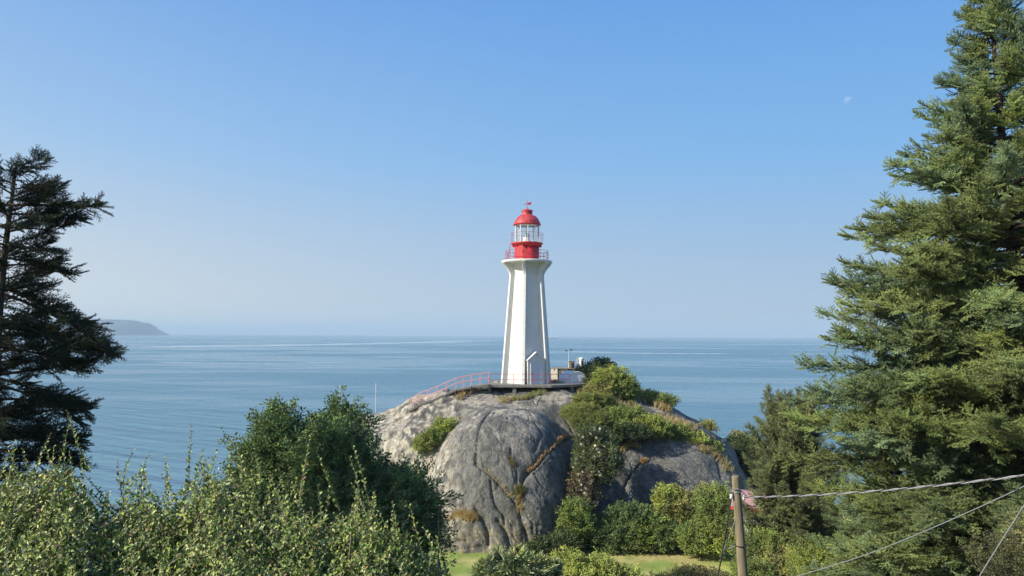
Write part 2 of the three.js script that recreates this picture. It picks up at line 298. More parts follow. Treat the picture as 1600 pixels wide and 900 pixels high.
{
  const L = thing('lighthouse', 'white hexagonal lighthouse with red lantern room on top of the rock', 'lighthouse', LH);
  const yaw = -0.14, az = (k) => k * Math.PI / 3 + yaw;                       // corner k, measured from straight toward the camera
  const H = 11.95, inner = (y) => lerp(2.22, 1.38, y / H), outer = (y) => { const s = lerp(2.66, 1.80, Math.min(y, 10.7) / 10.7); return y < 10.7 ? s : s + 0.86 * Math.pow((y - 10.7) / 1.25, 1.7); };
  { // shaft walls, closed on all six sides
    const pos = [], uv = [], idx = [], rows = 24;
    for (let f = 0; f < 6; f++) for (let j = 0; j <= rows; j++) for (const s of [0, 1]) {
      const y = j / rows * H, flare = y > 11.1 ? 0.45 * Math.pow((y - 11.1) / 0.85, 2) : 0, r = inner(y) + flare, a = az(f + s);
      pos.push(Math.sin(a) * r, y, Math.cos(a) * r); uv.push((f + s) * r, y);
    }
    for (let f = 0; f < 6; f++) for (let j = 0; j < rows; j++) { const a = f * (rows + 1) * 2 + j * 2; idx.push(a, a + 1, a + 2, a + 1, a + 3, a + 2); }
    const g = new THREE.BufferGeometry(); g.setAttribute('position', new THREE.Float32BufferAttribute(pos, 3)); g.setAttribute('uv', new THREE.Float32BufferAttribute(uv, 2)); g.setIndex(idx); g.computeVertexNormals();
    mesh('tower_wall', g, whitePaint, L);
  }
  for (let k = 0; k < 6; k++) {
    const sh = new THREE.Shape(); sh.moveTo(inner(0) - 0.25, 0); for (let j = 0; j <= 26; j++) { const y = j < 14 ? j / 14 * 10.7 : 10.7 + (j - 14) / 12 * (H - 10.7); sh.lineTo(outer(y), y); } sh.lineTo(inner(H) - 0.25, H); sh.lineTo(inner(0) - 0.25, 0);
    const g = new THREE.ExtrudeGeometry(sh, { depth: 0.26, bevelEnabled: true, bevelSize: 0.035, bevelThickness: 0.035, bevelSegments: 1, curveSegments: 4 }); g.translate(0, 0, -0.13); g.rotateY(az(k) - Math.PI / 2);
    mesh('buttress', g, whitePaint, L);
  }
  mesh('gallery_deck', lathe([[0, H], [2.45, H + 0.001], [2.56, H + 0.07], [2.58, H + 0.22], [2.52, H + 0.27], [0, H + 0.272]], 48), whitePaint, L);
  const y0 = H + 0.27;
  function railing(name, r, y, h, n, rails, mat, rr) {
    const o = new THREE.Group(); o.name = name; L.add(o);
    for (const f of rails) { const g = new THREE.TorusGeometry(r, rr, 5, 60); g.rotateX(Math.PI / 2); g.translate(0, y + h * f, 0); mesh('rail', g, mat, o); }
    for (let k = 0; k < n; k++) { const a = k / n * Math.PI * 2 + 0.13; mesh('post', bar(V(Math.sin(a) * r, y, Math.cos(a) * r), V(Math.sin(a) * r, y + h, Math.cos(a) * r), rr * 1.15), mat, o); }
  }
  railing('gallery_railing', 2.16, y0, 0.98, 12, [0.33, 0.66, 1], redRail, 0.022);
  const drum = mesh('lantern_drum', lathe([[0, y0], [1.28, y0], [1.28, y0 + 0.1], [1.235, y0 + 0.12], [1.235, y0 + 1.7], [0, y0 + 1.7]], 48), redPaint, L);
  { // curved door leaf and plate seams standing proud of the drum
    const door = new THREE.CylinderGeometry(1.262, 1.262, 1.45, 8, 1, false, -0.75, 0.46); door.translate(0, y0 + 0.86, 0); const dd = mesh('drum_door', door, redPaint, drum);
    mesh('door_handle', box(0.05, 0.16, 0.05, Math.sin(-0.34) * 1.29, y0 + 0.85, Math.cos(-0.34) * 1.29), darkMetal, dd);
    for (const a of [-1.3, -0.2, 0.42, 1.05]) mesh('plate_seam', box(0.05, 1.6, 0.03, 0, 0, 0).translate(0, y0 + 0.9, 1.245).rotateY(a), redPaint, drum);
  }
  const y1 = y0 + 1.7;
  mesh('upper_gallery', lathe([[1.2, y1 - 0.24], [1.30, y1 - 0.22], [1.56, y1 - 0.02], [1.60, y1 + 0.02], [1.60, y1 + 0.10], [1.55, y1 + 0.13], [0, y1 + 0.131]], 48), redPaint, L);
  for (let k = 0; k < 12; k++) { const a = k / 12 * Math.PI * 2 + 0.2; mesh('gallery_bracket', box(0.05, 0.22, 0.3).translate(0, y1 - 0.16, 1.36).rotateY(a), redPaint, L); }
  railing('upper_railing', 1.62, y1 + 0.13, 0.95, 10, [1], redRail, 0.018);
  mesh('ladder', [bar(V(-1.95, y0, 0.25), V(-1.66, y1 + 0.1, 0.1), 0.03), bar(V(-1.95, y0, 0.6), V(-1.66, y1 + 0.1, 0.45), 0.03), ...[0.15, 0.3, 0.45, 0.6, 0.75, 0.9].map((t) => bar(V(lerp(-1.95, -1.66, t), lerp(y0, y1, t), lerp(0.25, 0.1, t)), V(lerp(-1.95, -1.66, t), lerp(y0, y1, t), lerp(0.6, 0.45, t)), 0.018))], redRail, L);
  const y2 = y1 + 0.13, gh = 1.82, nP = 10;
  const glz = new THREE.Group(); glz.name = 'lantern_glazing'; L.add(glz);
  for (let k = 0; k < nP; k++) {
    const a = k / nP * Math.PI * 2 + 0.05, b = (k + 1) / nP * Math.PI * 2 + 0.05, R = 1.21, p = V(Math.sin(a) * R, y2, Math.cos(a) * R), w = 2 * R * Math.sin(Math.PI / nP) - 0.07, m = (a + b) / 2;
    mesh('mullion', rbox(0.085, gh, 0.10, 0, 0, 0, 0.012).rotateY(a).translate(p.x, y2 + gh / 2, p.z), whitePaint, glz);
    mesh('pane', new THREE.PlaneGeometry(w, gh - 0.04).translate(0, y2 + gh / 2, R * Math.cos(Math.PI / nP)).rotateY(m), glass, glz);
  }
  mesh('lantern_floor', new THREE.CylinderGeometry(1.16, 1.16, 0.06, 40).translate(0, y2 + 0.032, 0), whitePaint, L);
  const opt = mesh('beacon_lamp', [new THREE.CylinderGeometry(0.30, 0.36, 0.5, 16).translate(-0.1, y2 + 0.31, 0.1), new THREE.CylinderGeometry(0.05, 0.05, 0.3, 8).translate(-0.1, y2 + 0.7, 0.1)], whitePaint, L);
  mesh('lamp_housing', [new RoundedBoxGeometry(0.26, 0.52, 0.34, 2, 0.05).translate(0.06, y2 + 0.72, 0.2), new THREE.CylinderGeometry(0.16, 0.16, 0.12, 16).rotateX(Math.PI / 2).translate(0.06, y2 + 0.75, 0.42)], darkMetal, opt);
  const y3 = y2 + gh;
  mesh('roof_eave', lathe([[1.12, y3 - 0.03], [1.36, y3 - 0.02], [1.40, y3 + 0.05], [1.37, y3 + 0.13], [1.28, y3 + 0.15]], 48), redPaint, L);
  const dome = lathe([[1.34, y3 + 0.12], [1.26, y3 + 0.30], [1.17, y3 + 0.50], [1.04, y3 + 0.70], [0.86, y3 + 0.88], [0.66, y3 + 1.00], [0.55, y3 + 1.04]], 48); mesh('roof_dome', dome, redFlaking, L);
  for (let k = 0; k < 10; k++) { const c = [[1.35, 0.13], [1.18, 0.51], [1.05, 0.71], [0.87, 0.89], [0.60, 1.03]].map(([r, y]) => V(0, y3 + y, r)); mesh('roof_seam', limb(c, 0.018, 0.018, 4, 6).rotateY(k * Math.PI / 5 + 0.2), redPaint, L); }
  mesh('lantern_ceiling', new THREE.CylinderGeometry(1.2, 1.2, 0.03, 40).translate(0, y3 + 0.05, 0), whitePaint, L);
  mesh('roof_vent', lathe([[0.58, y3 + 1.0], [0.55, y3 + 1.08], [0.53, y3 + 1.36], [0.60, y3 + 1.42], [0.60, y3 + 1.48], [0.45, y3 + 1.56], [0.24, y3 + 1.63], [0.12, y3 + 1.70], [0, y3 + 1.72]], 32), redFlaking, L);
  const v = new THREE.Group(); v.name = 'weather_vane'; L.add(v);
  mesh('vane_rod', bar(V(0, y3 + 1.68, 0), V(0, y3 + 2.66, 0), 0.04, 0.02), redRail, v);
  mesh('vane_arm', bar(V(-0.30, y3 + 2.16, 0.05), V(0.34, y3 + 2.26, -0.05), 0.035), redRail, v);
  { const sh = new THREE.Shape(); sh.moveTo(0.06, -0.06); sh.lineTo(0.38, -0.13); sh.lineTo(0.44, 0.20); sh.lineTo(0.32, 0.15); sh.lineTo(0.08, 0.12); mesh('vane_tail', new THREE.ExtrudeGeometry(sh, { depth: 0.02, bevelEnabled: false }).translate(0, y3 + 2.2, -0.03), redPaint, v); mesh('vane_pointer', new THREE.ConeGeometry(0.07, 0.16, 8).rotateZ(Math.PI / 2).translate(-0.33, y3 + 2.15, 0.05), redRail, v); }
  // porch with gabled front on the right-hand front face
  const P = new THREE.Group(); P.name = 'porch'; L.add(P); P.rotation.y = az(0.5); 
  const sh = new THREE.Shape(); sh.moveTo(-0.88, 0); sh.lineTo(-0.88, 2.28); sh.lineTo(0, 3.02); sh.lineTo(0.88, 2.28); sh.lineTo(0.88, 0); sh.lineTo(-0.88, 0);
  mesh('porch_wall', new THREE.ExtrudeGeometry(sh, { depth: 1.55, bevelEnabled: true, bevelSize: 0.02, bevelThickness: 0.02, bevelSegments: 1 }).translate(0, 0, 0.85), whitePaint, P);
  for (const s of [-1, 1]) { const g = box(1.30, 0.08, 1.66); g.rotateZ(-s * 0.699); g.translate(s * 0.475, 2.69, 1.70); mesh('porch_roof', g, whitePaint, P); }
  const fr = mesh('door_frame', [box(0.09, 2.1, 0.06, -0.56, 1.05, 2.45), box(0.09, 2.1, 0.06, 0.56, 1.05, 2.45), box(1.21, 0.09, 0.06, 0, 2.14, 2.45)], whitePaint, P);
  const dr = mesh('door', rbox(1.02, 2.08, 0.05, 0, 1.05, 2.44, 0.01), std('grey_blue_door_paint', [0.56, 0.60, 0.66], 0.5), P);
  mesh('door_handle', rbox(0.05, 0.16, 0.06, -0.42, 1.02, 2.49, 0.01), darkMetal, dr);
}
// concrete platform around the lighthouse, with piers down to the rock
{
  const Y = LH.y - 0.02, P = thing('concrete_platform', 'thin grey concrete platform carrying the lighthouse on the rock', 'platform', V(LH.x, Y, LH.z));
  const sh = new THREE.Shape(); [[-3.7, 3.6], [2.3, 3.6], [4.2, 2.6], [6.4, 0], [6.4, -3], [-3.7, -3]].forEach(([x, z], i) => i ? sh.lineTo(x, z) : sh.moveTo(x, z));
  mesh('slab', new THREE.ExtrudeGeometry(sh, { depth: 0.20, bevelEnabled: true, bevelSize: 0.02, bevelThickness: 0.02, bevelSegments: 1 }).rotateX(Math.PI / 2).translate(0, 0, 0).scale(1, 1, 1), concrete, P);
  for (const [x, z] of [[-3.6, 3.0], [-1.2, 3.3], [1.6, 3.3], [4.4, 2.0], [-3.2, -2], [5.8, -1]]) { const b = rockTop(LH.x + x, LH.z + z) - Y - 0.3; if (b < -0.25) mesh('pier', rbox(0.34, -b - 0.2, 0.34, x, (b - 0.2) / 2, z, 0.02), concrete, P); }
  // the railing along the platform's front edge
  const R = thing('platform_railing', 'red pipe railing along the front edge of the lighthouse platform', 'railing', V(LH.x, Y, LH.z));
  const pts = [[-3.6, 3.5], [-1.3, 3.5], [0.6, 3.5], [2.25, 3.5], [4.1, 2.5]];
  for (const [x, z] of pts) mesh('post', bar(V(x, -0.02, z), V(x, 1.05, z), 0.026), redRail, R);
  for (const h of [0.52, 1.05]) for (let i = 1; i < pts.length; i++) mesh('rail', bar(V(pts[i - 1][0], h, pts[i - 1][1]), V(pts[i][0], h, pts[i][1]), 0.024), redRail, R);
}
// ramp and steps running down the left shoulder, with a pipe railing on either side
{
  const nodes = [at(764, 599.5, 70.6), at(736, 603.5, 70.4), at(712, 608.5, 70.2), at(682, 622, 70), at(655, 632, 70), at(640, 641, 70)];
  const W = thing('rock_stairway', 'concrete ramp and steps descending the left shoulder of the rock', 'stairway', nodes[5].clone());
  const o = nodes[5], seg = [];
  for (let i = 1; i < nodes.length; i++) {
    const a = nodes[i - 1], b = nodes[i], n = i < 3 ? 1 : 6;
    for (let k = 0; k < n; k++) { const p = a.clone().lerp(b, (k + 0.5) / n), l = Math.hypot(b.x - a.x, b.z - a.z) / n + 0.03, g = box(n > 1 ? l : Math.hypot(l, b.y - a.y), 0.16, 1.5); if (n === 1) g.rotateZ(Math.atan2(b.y - a.y, b.x - a.x) + (b.x < a.x ? Math.PI : 0)); g.translate(p.x - o.x, p.y - o.y - 0.08, p.z - o.z - 0.2); mesh(n > 1 ? 'step' : 'ramp_slab', g, concrete, W); }
  }
  const deckLine = (z, name, label, top) => {
    const R = thing(name, label, 'railing', nodes[5].clone(), 'railings of the rock stairway'); const line = [V(-3.6 + LH.x, LH.y, 0), ...nodes].map((p) => V(p.x - o.x, p.y - o.y, p.x === -3.6 + LH.x ? LH.z + 3.5 - o.z : p.z - o.z + z));
    for (let i = 1; i < line.length; i++) { const a = line[i - 1], b = line[i]; for (const h of [0.55, 1.05]) mesh('rail', bar(V(a.x, a.y + h, a.z), V(b.x, b.y + h, b.z), 0.024), pinkRail, R); const n = i > 1 ? 2 : 1; for (let k = 0; k < n; k++) { const p = a.clone().lerp(b, (k + 1) / n); mesh('post', bar(V(p.x, p.y - 0.4, p.z), V(p.x, p.y + 1.05, p.z), 0.022), pinkRail, R); } }
  };
  deckLine(0.5, 'stair_railing', 'faded red pipe railing on the near side of the rock stairway');
  deckLine(-0.9, 'stair_railing', 'faded red pipe railing on the seaward side of the rock stairway');
}
// fog signal building, tank, mast and horn right of the tower
{
  const stain = (() => { const a = tile(71, 5), b = tile(72, 17); return texture(256, (u, v) => { const s = smooth(0.66, 0.72, 0.6 * a(u, v) + 0.4 * b(u, v)); return [lerp(1, 0.10, s), lerp(0.98, 0.10, s), lerp(0.92, 0.09, s)]; }, { srgb: true, repeat: 1 / 2.6 }); })();
  const peel = std('peeling_white_paint', [0.78, 0.74, 0.64], 0.8, { map: stain });
  const b0 = at(861, 593, 80.2), B = thing('fog_signal_building', 'low weathered white fog signal building just right of the tower', 'building', b0);
  mesh('wall', [rbox(0.8, 1.15, 2.6, 0.3, 0.57, -0.9, 0.03), rbox(2.3, 1.15, 2.6, 1.95, 0.57, -1.2, 0.03)], peel, B);
  mesh('roof_slab', rbox(3.3, 0.09, 2.9, 1.45, 1.19, -1.15, 0.03), std('brown_roofing', [0.22, 0.18, 0.13], 0.9), B);
  mesh('footing', rbox(4.6, 0.9, 3.2, 1.6, -0.4, -1.2, 0.05), concrete, B);
  const t0 = at(895, 598, 75), T = thing('arched_tank', 'bluish white half-round tank beside the leafy mound', 'tank', t0);
  const tg = new THREE.CylinderGeometry(1.15, 1.15, 2.6, 32, 1, false, -Math.PI / 2, Math.PI); tg.rotateX(-Math.PI / 2); tg.rotateY(0.25); mesh('shell', tg, std('pale_blue_paint', [0.64, 0.67, 0.71], 0.6), T);
  mesh('rim_band', new THREE.TorusGeometry(1.16, 0.05, 6, 32, Math.PI).rotateY(0.25).translate(0.32, 0, 1.28), std('white_band', [0.7, 0.7, 0.68], 0.5), T);
  mesh('cradle', rbox(2.3, 0.5, 2.4, 0, -0.25, 0, 0.04), concrete, T);
  const h0 = at(893, 576.5, 81.5), Hn = thing('equipment_cabinet', 'small brown cabinet on the flat roof of the fog signal building', 'cabinet', h0);
  mesh('case', rbox(0.62, 0.82, 0.6, 0, 0.41, 0, 0.03), std('brown_metal', [0.24, 0.19, 0.13], 0.7), Hn); mesh('louvre', rbox(0.26, 0.55, 0.05, 0.1, 0.42, 0.31, 0.01), darkMetal, Hn); mesh('lid', rbox(0.70, 0.06, 0.68, 0, 0.85, 0, 0.02), concrete, Hn);
  const m0 = at(888.5, 576.5, 81.5), M = thing('anemometer_mast', 'thin white mast with wind cups behind the fog signal building', 'mast', m0), wm = std('white_metal', [0.7, 0.7, 0.7], 0.4);
  mesh('pole', bar(V(0, -0.1, 0), V(0, 2.0, 0), 0.035, 0.025), wm, M); mesh('crossarm', bar(V(-0.28, 1.95, 0), V(0.28, 2.05, 0), 0.02), darkMetal, M); mesh('wind_cup', new THREE.SphereGeometry(0.09, 10, 8).translate(-0.28, 2.03, 0), darkMetal, M); mesh('wind_vane', rbox(0.20, 0.14, 0.03, 0.30, 2.12, 0, 0.008), darkMetal, M);
  const s0 = at(908.5, 577, 80), S = thing('strobe_light_stand', 'stout cream beacon fixture with side brackets above the leafy mound', 'beacon', s0), cream = std('cream_metal', [0.66, 0.62, 0.52], 0.5);
  mesh('pedestal', lathe([[0, -1], [0.26, -1], [0.26, 0.1], [0.16, 0.16], [0.16, 0.34]], 16), cream, S); mesh('lamp_body', lathe([[0.16, 0.32], [0.24, 0.38], [0.24, 1.0], [0.3, 1.05], [0.3, 1.2], [0.1, 1.28], [0, 1.28]], 18), cream, S); mesh('lens_window', rbox(0.2, 0.5, 0.06, 0.06, 0.68, 0.23, 0.02), darkMetal, S);
  for (const q of [-1, 1]) mesh('bracket', [bar(V(q * 0.2, 0.62, 0), V(q * 0.46, 0.72, 0), 0.03), bar(V(q * 0.46, 0.72, 0), V(q * 0.48, 1.22, 0), 0.03)], cream, S);
}
// ---------------------------------------------------------------- far things: headland, ship, aeroplane, moon
{
  const D = 8000, top = [[-400, 505], [-250, 502], [-120, 500], [0, 500], [45, 500], [110, 498], [160, 499], [190, 499.5], [208, 500.5], [222, 503], [233, 507], [241, 513], [246, 520]];
  const py = (x) => { for (let i = 1; i < top.length; i++) if (x <= top[i][0]) return lerp(top[i - 1][1], top[i][1], (x - top[i - 1][0]) / (top[i][0] - top[i - 1][0])); return 523; };
  const pos = [], idx = [], nx = 160, nz = 10, forest = new Sprigs(), r = rng(9), hs = (px) => Math.max(0, at(px, py(px) + 2.2, D).y);
  for (let i = 0; i <= nx; i++) for (let j = 0; j <= nz; j++) {
    const px = -400 + 647 * i / nx, s = j / nz, p = at(px, 522, D), h = hs(px) * Math.sin(Math.PI * Math.pow(s, 0.6)) * (1 + 0.06 * N(px / 9, s * 3, 1));
    const w = Math.min(1, Math.pow(hs(px) / 150, 2)); pos.push(p.x, h - 1, p.z + (500 - s * 1400) * w);
  }
  for (let i = 0; i < nx; i++) for (let j = 0; j < nz; j++) { const a = i * (nz + 1) + j, b = a + nz + 1; idx.push(a, b, a + 1, b, b + 1, a + 1); }
  const g = new THREE.BufferGeometry(); g.setAttribute('position', new THREE.Float32BufferAttribute(pos, 3)); g.setIndex(idx); g.computeVertexNormals();
  setting('headland', g, std('headland_ground', [0.06, 0.065, 0.045], 1));
  for (let k = 0; k < 5200; k++) {
    const px = lerp(-390, 240, r()), s = 0.04 + 0.6 * r(), h = hs(px) * Math.sin(Math.PI * Math.pow(s, 0.6)), p = at(px, 522, D);
    forest.add(V(p.x, h - 2, p.z + (500 - s * 1400) * Math.min(1, Math.pow(hs(px) / 150, 2))), V(1, 0, 0).applyAxisAngle(V(0, 1, 0), r() * 6), V(0, 1, 0), 0.9 + 1.0 * r() * r() * r(), tint([0.035, 0.05, 0.028], r));
  }
  const cone = join([new THREE.ConeGeometry(5, 17, 6).translate(0, 9, 0), new THREE.ConeGeometry(3.4, 11, 6).translate(0, 15, 0)]);
  tag(forest.build('headland_forest', cone, std('far_trees', [1, 1, 1], 1)), 'far blue wooded headland forest on the horizon at the left', 'forest');
  const s0 = at(865, 527, 5200), S = thing('cargo_ship', 'tiny grey cargo ship on the horizon beside the tower', 'ship', V(s0.x, 0, s0.z)); S.scale.setScalar(1.6);
  const hull = new THREE.Shape(); hull.moveTo(-21, -0.5); hull.lineTo(-22, 3.6); hull.lineTo(20, 3.0); hull.lineTo(22, 4.4); hull.lineTo(19.5, -0.5);
  mesh('hull', new THREE.ExtrudeGeometry(hull, { depth: 7, bevelEnabled: false }).translate(0, 0, -3.5), std('hull_paint', [0.10, 0.07, 0.08], 0.7), S);
  const wp = std('ship_white', [0.6, 0.6, 0.6], 0.6); mesh('superstructure', [box(8, 5, 6, -15, 6, 0), box(5, 3.5, 5, -15, 10, 0)], wp, S); mesh('funnel', box(2, 4, 2.5, -19, 9, 0), std('funnel_paint', [0.2, 0.1, 0.1], 0.7), S);
  for (const x of [-6, 3, 12]) mesh('deck_crane', [bar(V(x, 3, 0), V(x, 11, 0), 0.6), bar(V(x, 10, 0), V(x + 6, 7, 0), 0.4)], wp, S);
  const a0 = at(1141, 490.5, 2600), A = thing('airplane', 'tiny white airplane low over the sea right of the lighthouse', 'airplane', a0);
  mesh('fuselage', lathe([[0, -10], [0.5, -9], [1.1, -5], [1.2, 4], [0.9, 7], [0.4, 9], [0, 9.6]], 12).rotateZ(-Math.PI / 2 + 0.06), wp, A); mesh('wing', box(3, 0.35, 19, 1, 0.6, 0), wp, A); mesh('tail_fin', box(2.2, 3.2, 0.3, -8.5, 2.2, 0), wp, A); mesh('tailplane', box(1.6, 0.25, 6, -8.8, 1.0, 0), wp, A);
  const mp = at(1326.5, 157.5, 15000), moonG = new THREE.SphereGeometry(90, 32, 24, 0, Math.PI * 2, 0, Math.PI / 2);           // the sunlit half of the moon
  moonG.applyQuaternion(new THREE.Quaternion().setFromUnitVectors(V(0, 1, 0), V(-0.62, 0.45, 0.64).normalize()));
  const mn = mesh('moon_in_sky', moonG, new THREE.MeshStandardMaterial({ name: 'moon_rock', color: lin(0.62, 0.62, 0.62), roughness: 1, transparent: true, opacity: 0.10 })); mn.position.copy(mp); tag(mn, 'pale half moon in the blue daytime sky near the right', 'moon');
}

// ---------------------------------------------------------------- plants: sprig and leaf shapes
function tris(list) { const g = new THREE.BufferGeometry(); g.setAttribute('position', new THREE.Float32BufferAttribute(list, 3)); g.computeVertexNormals(); g.setAttribute('uv', new THREE.Float32BufferAttribute(new Float32Array(list.length / 3 * 2), 2)); return g; }
function needleSprig(seed, needleLen, needleW, step, side, droop) {        // a twig with side twigs, every needle a thin blade
  const r = rng(seed), out = [];
  const twig = (a, d, len) => {
    const n = Math.floor(len / step);
    for (let i = 0; i < n; i++) for (let q = 0; q < 3; q++) {
      const t = (i + r()) / n, p = a.clone().addScaledVector(d, len * t), w = onSphere(r), nd = w.addScaledVector(d, -w.dot(d)).normalize().addScaledVector(d, 0.75).add(V(0, 0.25, 0)).normalize();
      const s = V().crossVectors(nd, onSphere(r)).normalize().multiplyScalar(needleW / 2), l = needleLen * (0.7 + 0.5 * r()) * (1 - 0.3 * t), e = p.clone().addScaledVector(nd, l), m = p.clone().addScaledVector(nd, l * 0.45);
      out.push(p.x, p.y, p.z, m.x + s.x, m.y + s.y, m.z + s.z, e.x, e.y, e.z, p.x, p.y, p.z, e.x, e.y, e.z, m.x - s.x, m.y - s.y, m.z - s.z);
    }
    const u = V().crossVectors(d, V(0, 1, 0.2)).normalize().multiplyScalar(0.006), e = a.clone().addScaledVector(d, len * 0.95); out.push(a.x + u.x, a.y, a.z + u.z, a.x - u.x, a.y, a.z - u.z, e.x, e.y, e.z);
  };
  twig(V(0, 0, 0), V(1, droop, 0).normalize(), 1);
  for (let k = 0; k < side; k++) { const t = 0.08 + 0.8 * k / side, s = k % 2 ? 1 : -1, l = (0.62 - 0.42 * t) * (0.8 + 0.4 * r()); twig(V(t, droop * t, 0), V(0.72, 0.12 * (r() - 0.3) + droop, s * (0.62 + 0.2 * r())).normalize(), l); }
  return tris(out);
}
function blade(out, p, d, up, len, w, fold) {           // a folded leaf: two rows of faces along a midrib
  const s = V().crossVectors(d, up).normalize(), n = V().crossVectors(s, d).normalize(), q = (t, k, h) => p.clone().addScaledVector(d, len * t).addScaledVector(s, w * k).addScaledVector(n, h * len);
  const a = q(0, 0, 0), b = q(0.45, 0, 0.02), c = q(1, 0, -0.08), l1 = q(0.28, 0.42, fold), l2 = q(0.68, 0.36, fold * 0.8), r1 = q(0.28, -0.42, fold), r2 = q(0.68, -0.36, fold * 0.8);
  for (const f of [[a, l1, b], [l1, l2, b], [l2, c, b], [a, b, r1], [r1, b, r2], [r2, b, c]]) for (const v of f) out.push(v.x, v.y, v.z);
}
function leafCluster(seed, n, len, w, spread, lift = 0.4) {
  const r = rng(seed), out = [];
  for (let k = 0; k < n; k++) { const t = k / n, d = onSphere(r); d.x += 0.5; d.y = d.y * 0.7 + lift; d.normalize(); const p = V(t * spread, (r() - 0.5) * spread * 0.5, (r() - 0.5) * spread * 0.7).addScaledVector(d, spread * 0.12); blade(out, p, d, onSphere(r).add(V(0, 0.9, 0)), len * (0.7 + 0.6 * r()), w * (0.8 + 0.4 * r()), 0.12); }
  return tris(out);
}
const SPRUCE = [needleSprig(5, 0.10, 0.030, 0.026, 5, -0.04), needleSprig(6, 0.10, 0.030, 0.026, 4, 0.05)];
const FIR = needleSprig(8, 0.10, 0.030, 0.032, 5, -0.10), PINE = needleSprig(9, 0.24, 0.028, 0.045, 3, 0.12);
const LEAFY = leafCluster(21, 12, 0.34, 0.22, 0.9), TINY = leafCluster(22, 20, 0.22, 0.15, 0.95), LONGLEAF = leafCluster(23, 13, 0.85, 0.26, 0.25, 0.25);
const singleLeaf = (() => { const o = []; blade(o, V(0, 0, 0), V(1, 0, 0), V(0, 1, 0), 1, 0.62, 0.10); return tris(o); })();
const bladeTuft = (() => { const r = rng(30), o = []; for (let k = 0; k < 16; k++) { const a = r() * 6.283, l = 0.6 + 0.5 * r(), b = V(Math.cos(a) * 0.12 * r(), 0, Math.sin(a) * 0.12 * r()), le = V(Math.cos(a), 0, Math.sin(a)).multiplyScalar(0.25 + 0.35 * r()), m = b.clone().addScaledVector(le, 0.35).add(V(0, l * 0.6, 0)), e = b.clone().add(le).add(V(0, l, 0)), s = V(-Math.sin(a), 0, Math.cos(a)).multiplyScalar(0.022); o.push(b.x - s.x, 0, b.z - s.z, b.x + s.x, 0, b.z + s.z, m.x, m.y, m.z, b.x + s.x, 0, b.z + s.z, m.x + s.x, m.y, m.z + s.z, m.x, m.y, m.z, m.x, m.y, m.z, m.x + s.x, m.y, m.z + s.z, e.x, e.y, e.z); } return tris(o); })();
const blossom = (() => { const o = []; for (let k = 0; k < 5; k++) { const a = k * 1.2566; blade(o, V(0, 0, 0), V(Math.cos(a), Math.sin(a), 0.15).normalize(), V(0, 0, 1), 0.5, 0.5, 0.05); } return tris(o); })();
const needleMat = new THREE.MeshPhysicalMaterial({ name: 'needles', color: lin(1, 1, 1), roughness: 0.7, specularIntensity: 0.6, side: THREE.DoubleSide }), leafM = leafMat('leaves', 0.8, 0.28), glossyLeaf = leafMat('glossy_leaves', 0.5, 0.08), nearLeaf = leafMat('near_leaves', 0.45, 0.12, 0.6), grassM = leafMat('grass_blades', 0.9, 0.25);
const barkMap = (() => { const a = tile(81, 10), b = tile(82, 50); return texture(256, (u, v) => { const k = 0.55 + 0.5 * (b(u, v * 0.25) - 0.5) + 0.35 * (a(u, v) - 0.5); return [k, k * 0.97, k * 0.93]; }, { repeat: 2.2, repeatY: 0.6 }); })();
const bark = std('bark', [0.22, 0.17, 0.125], 0.95, { map: barkMap, bumpMap: barkMap, bumpScale: 0.03 }), twigM = std('twigs', [0.16, 0.125, 0.085], 0.9), greyTwig = std('grey_twigs', [0.20, 0.17, 0.13], 0.9);

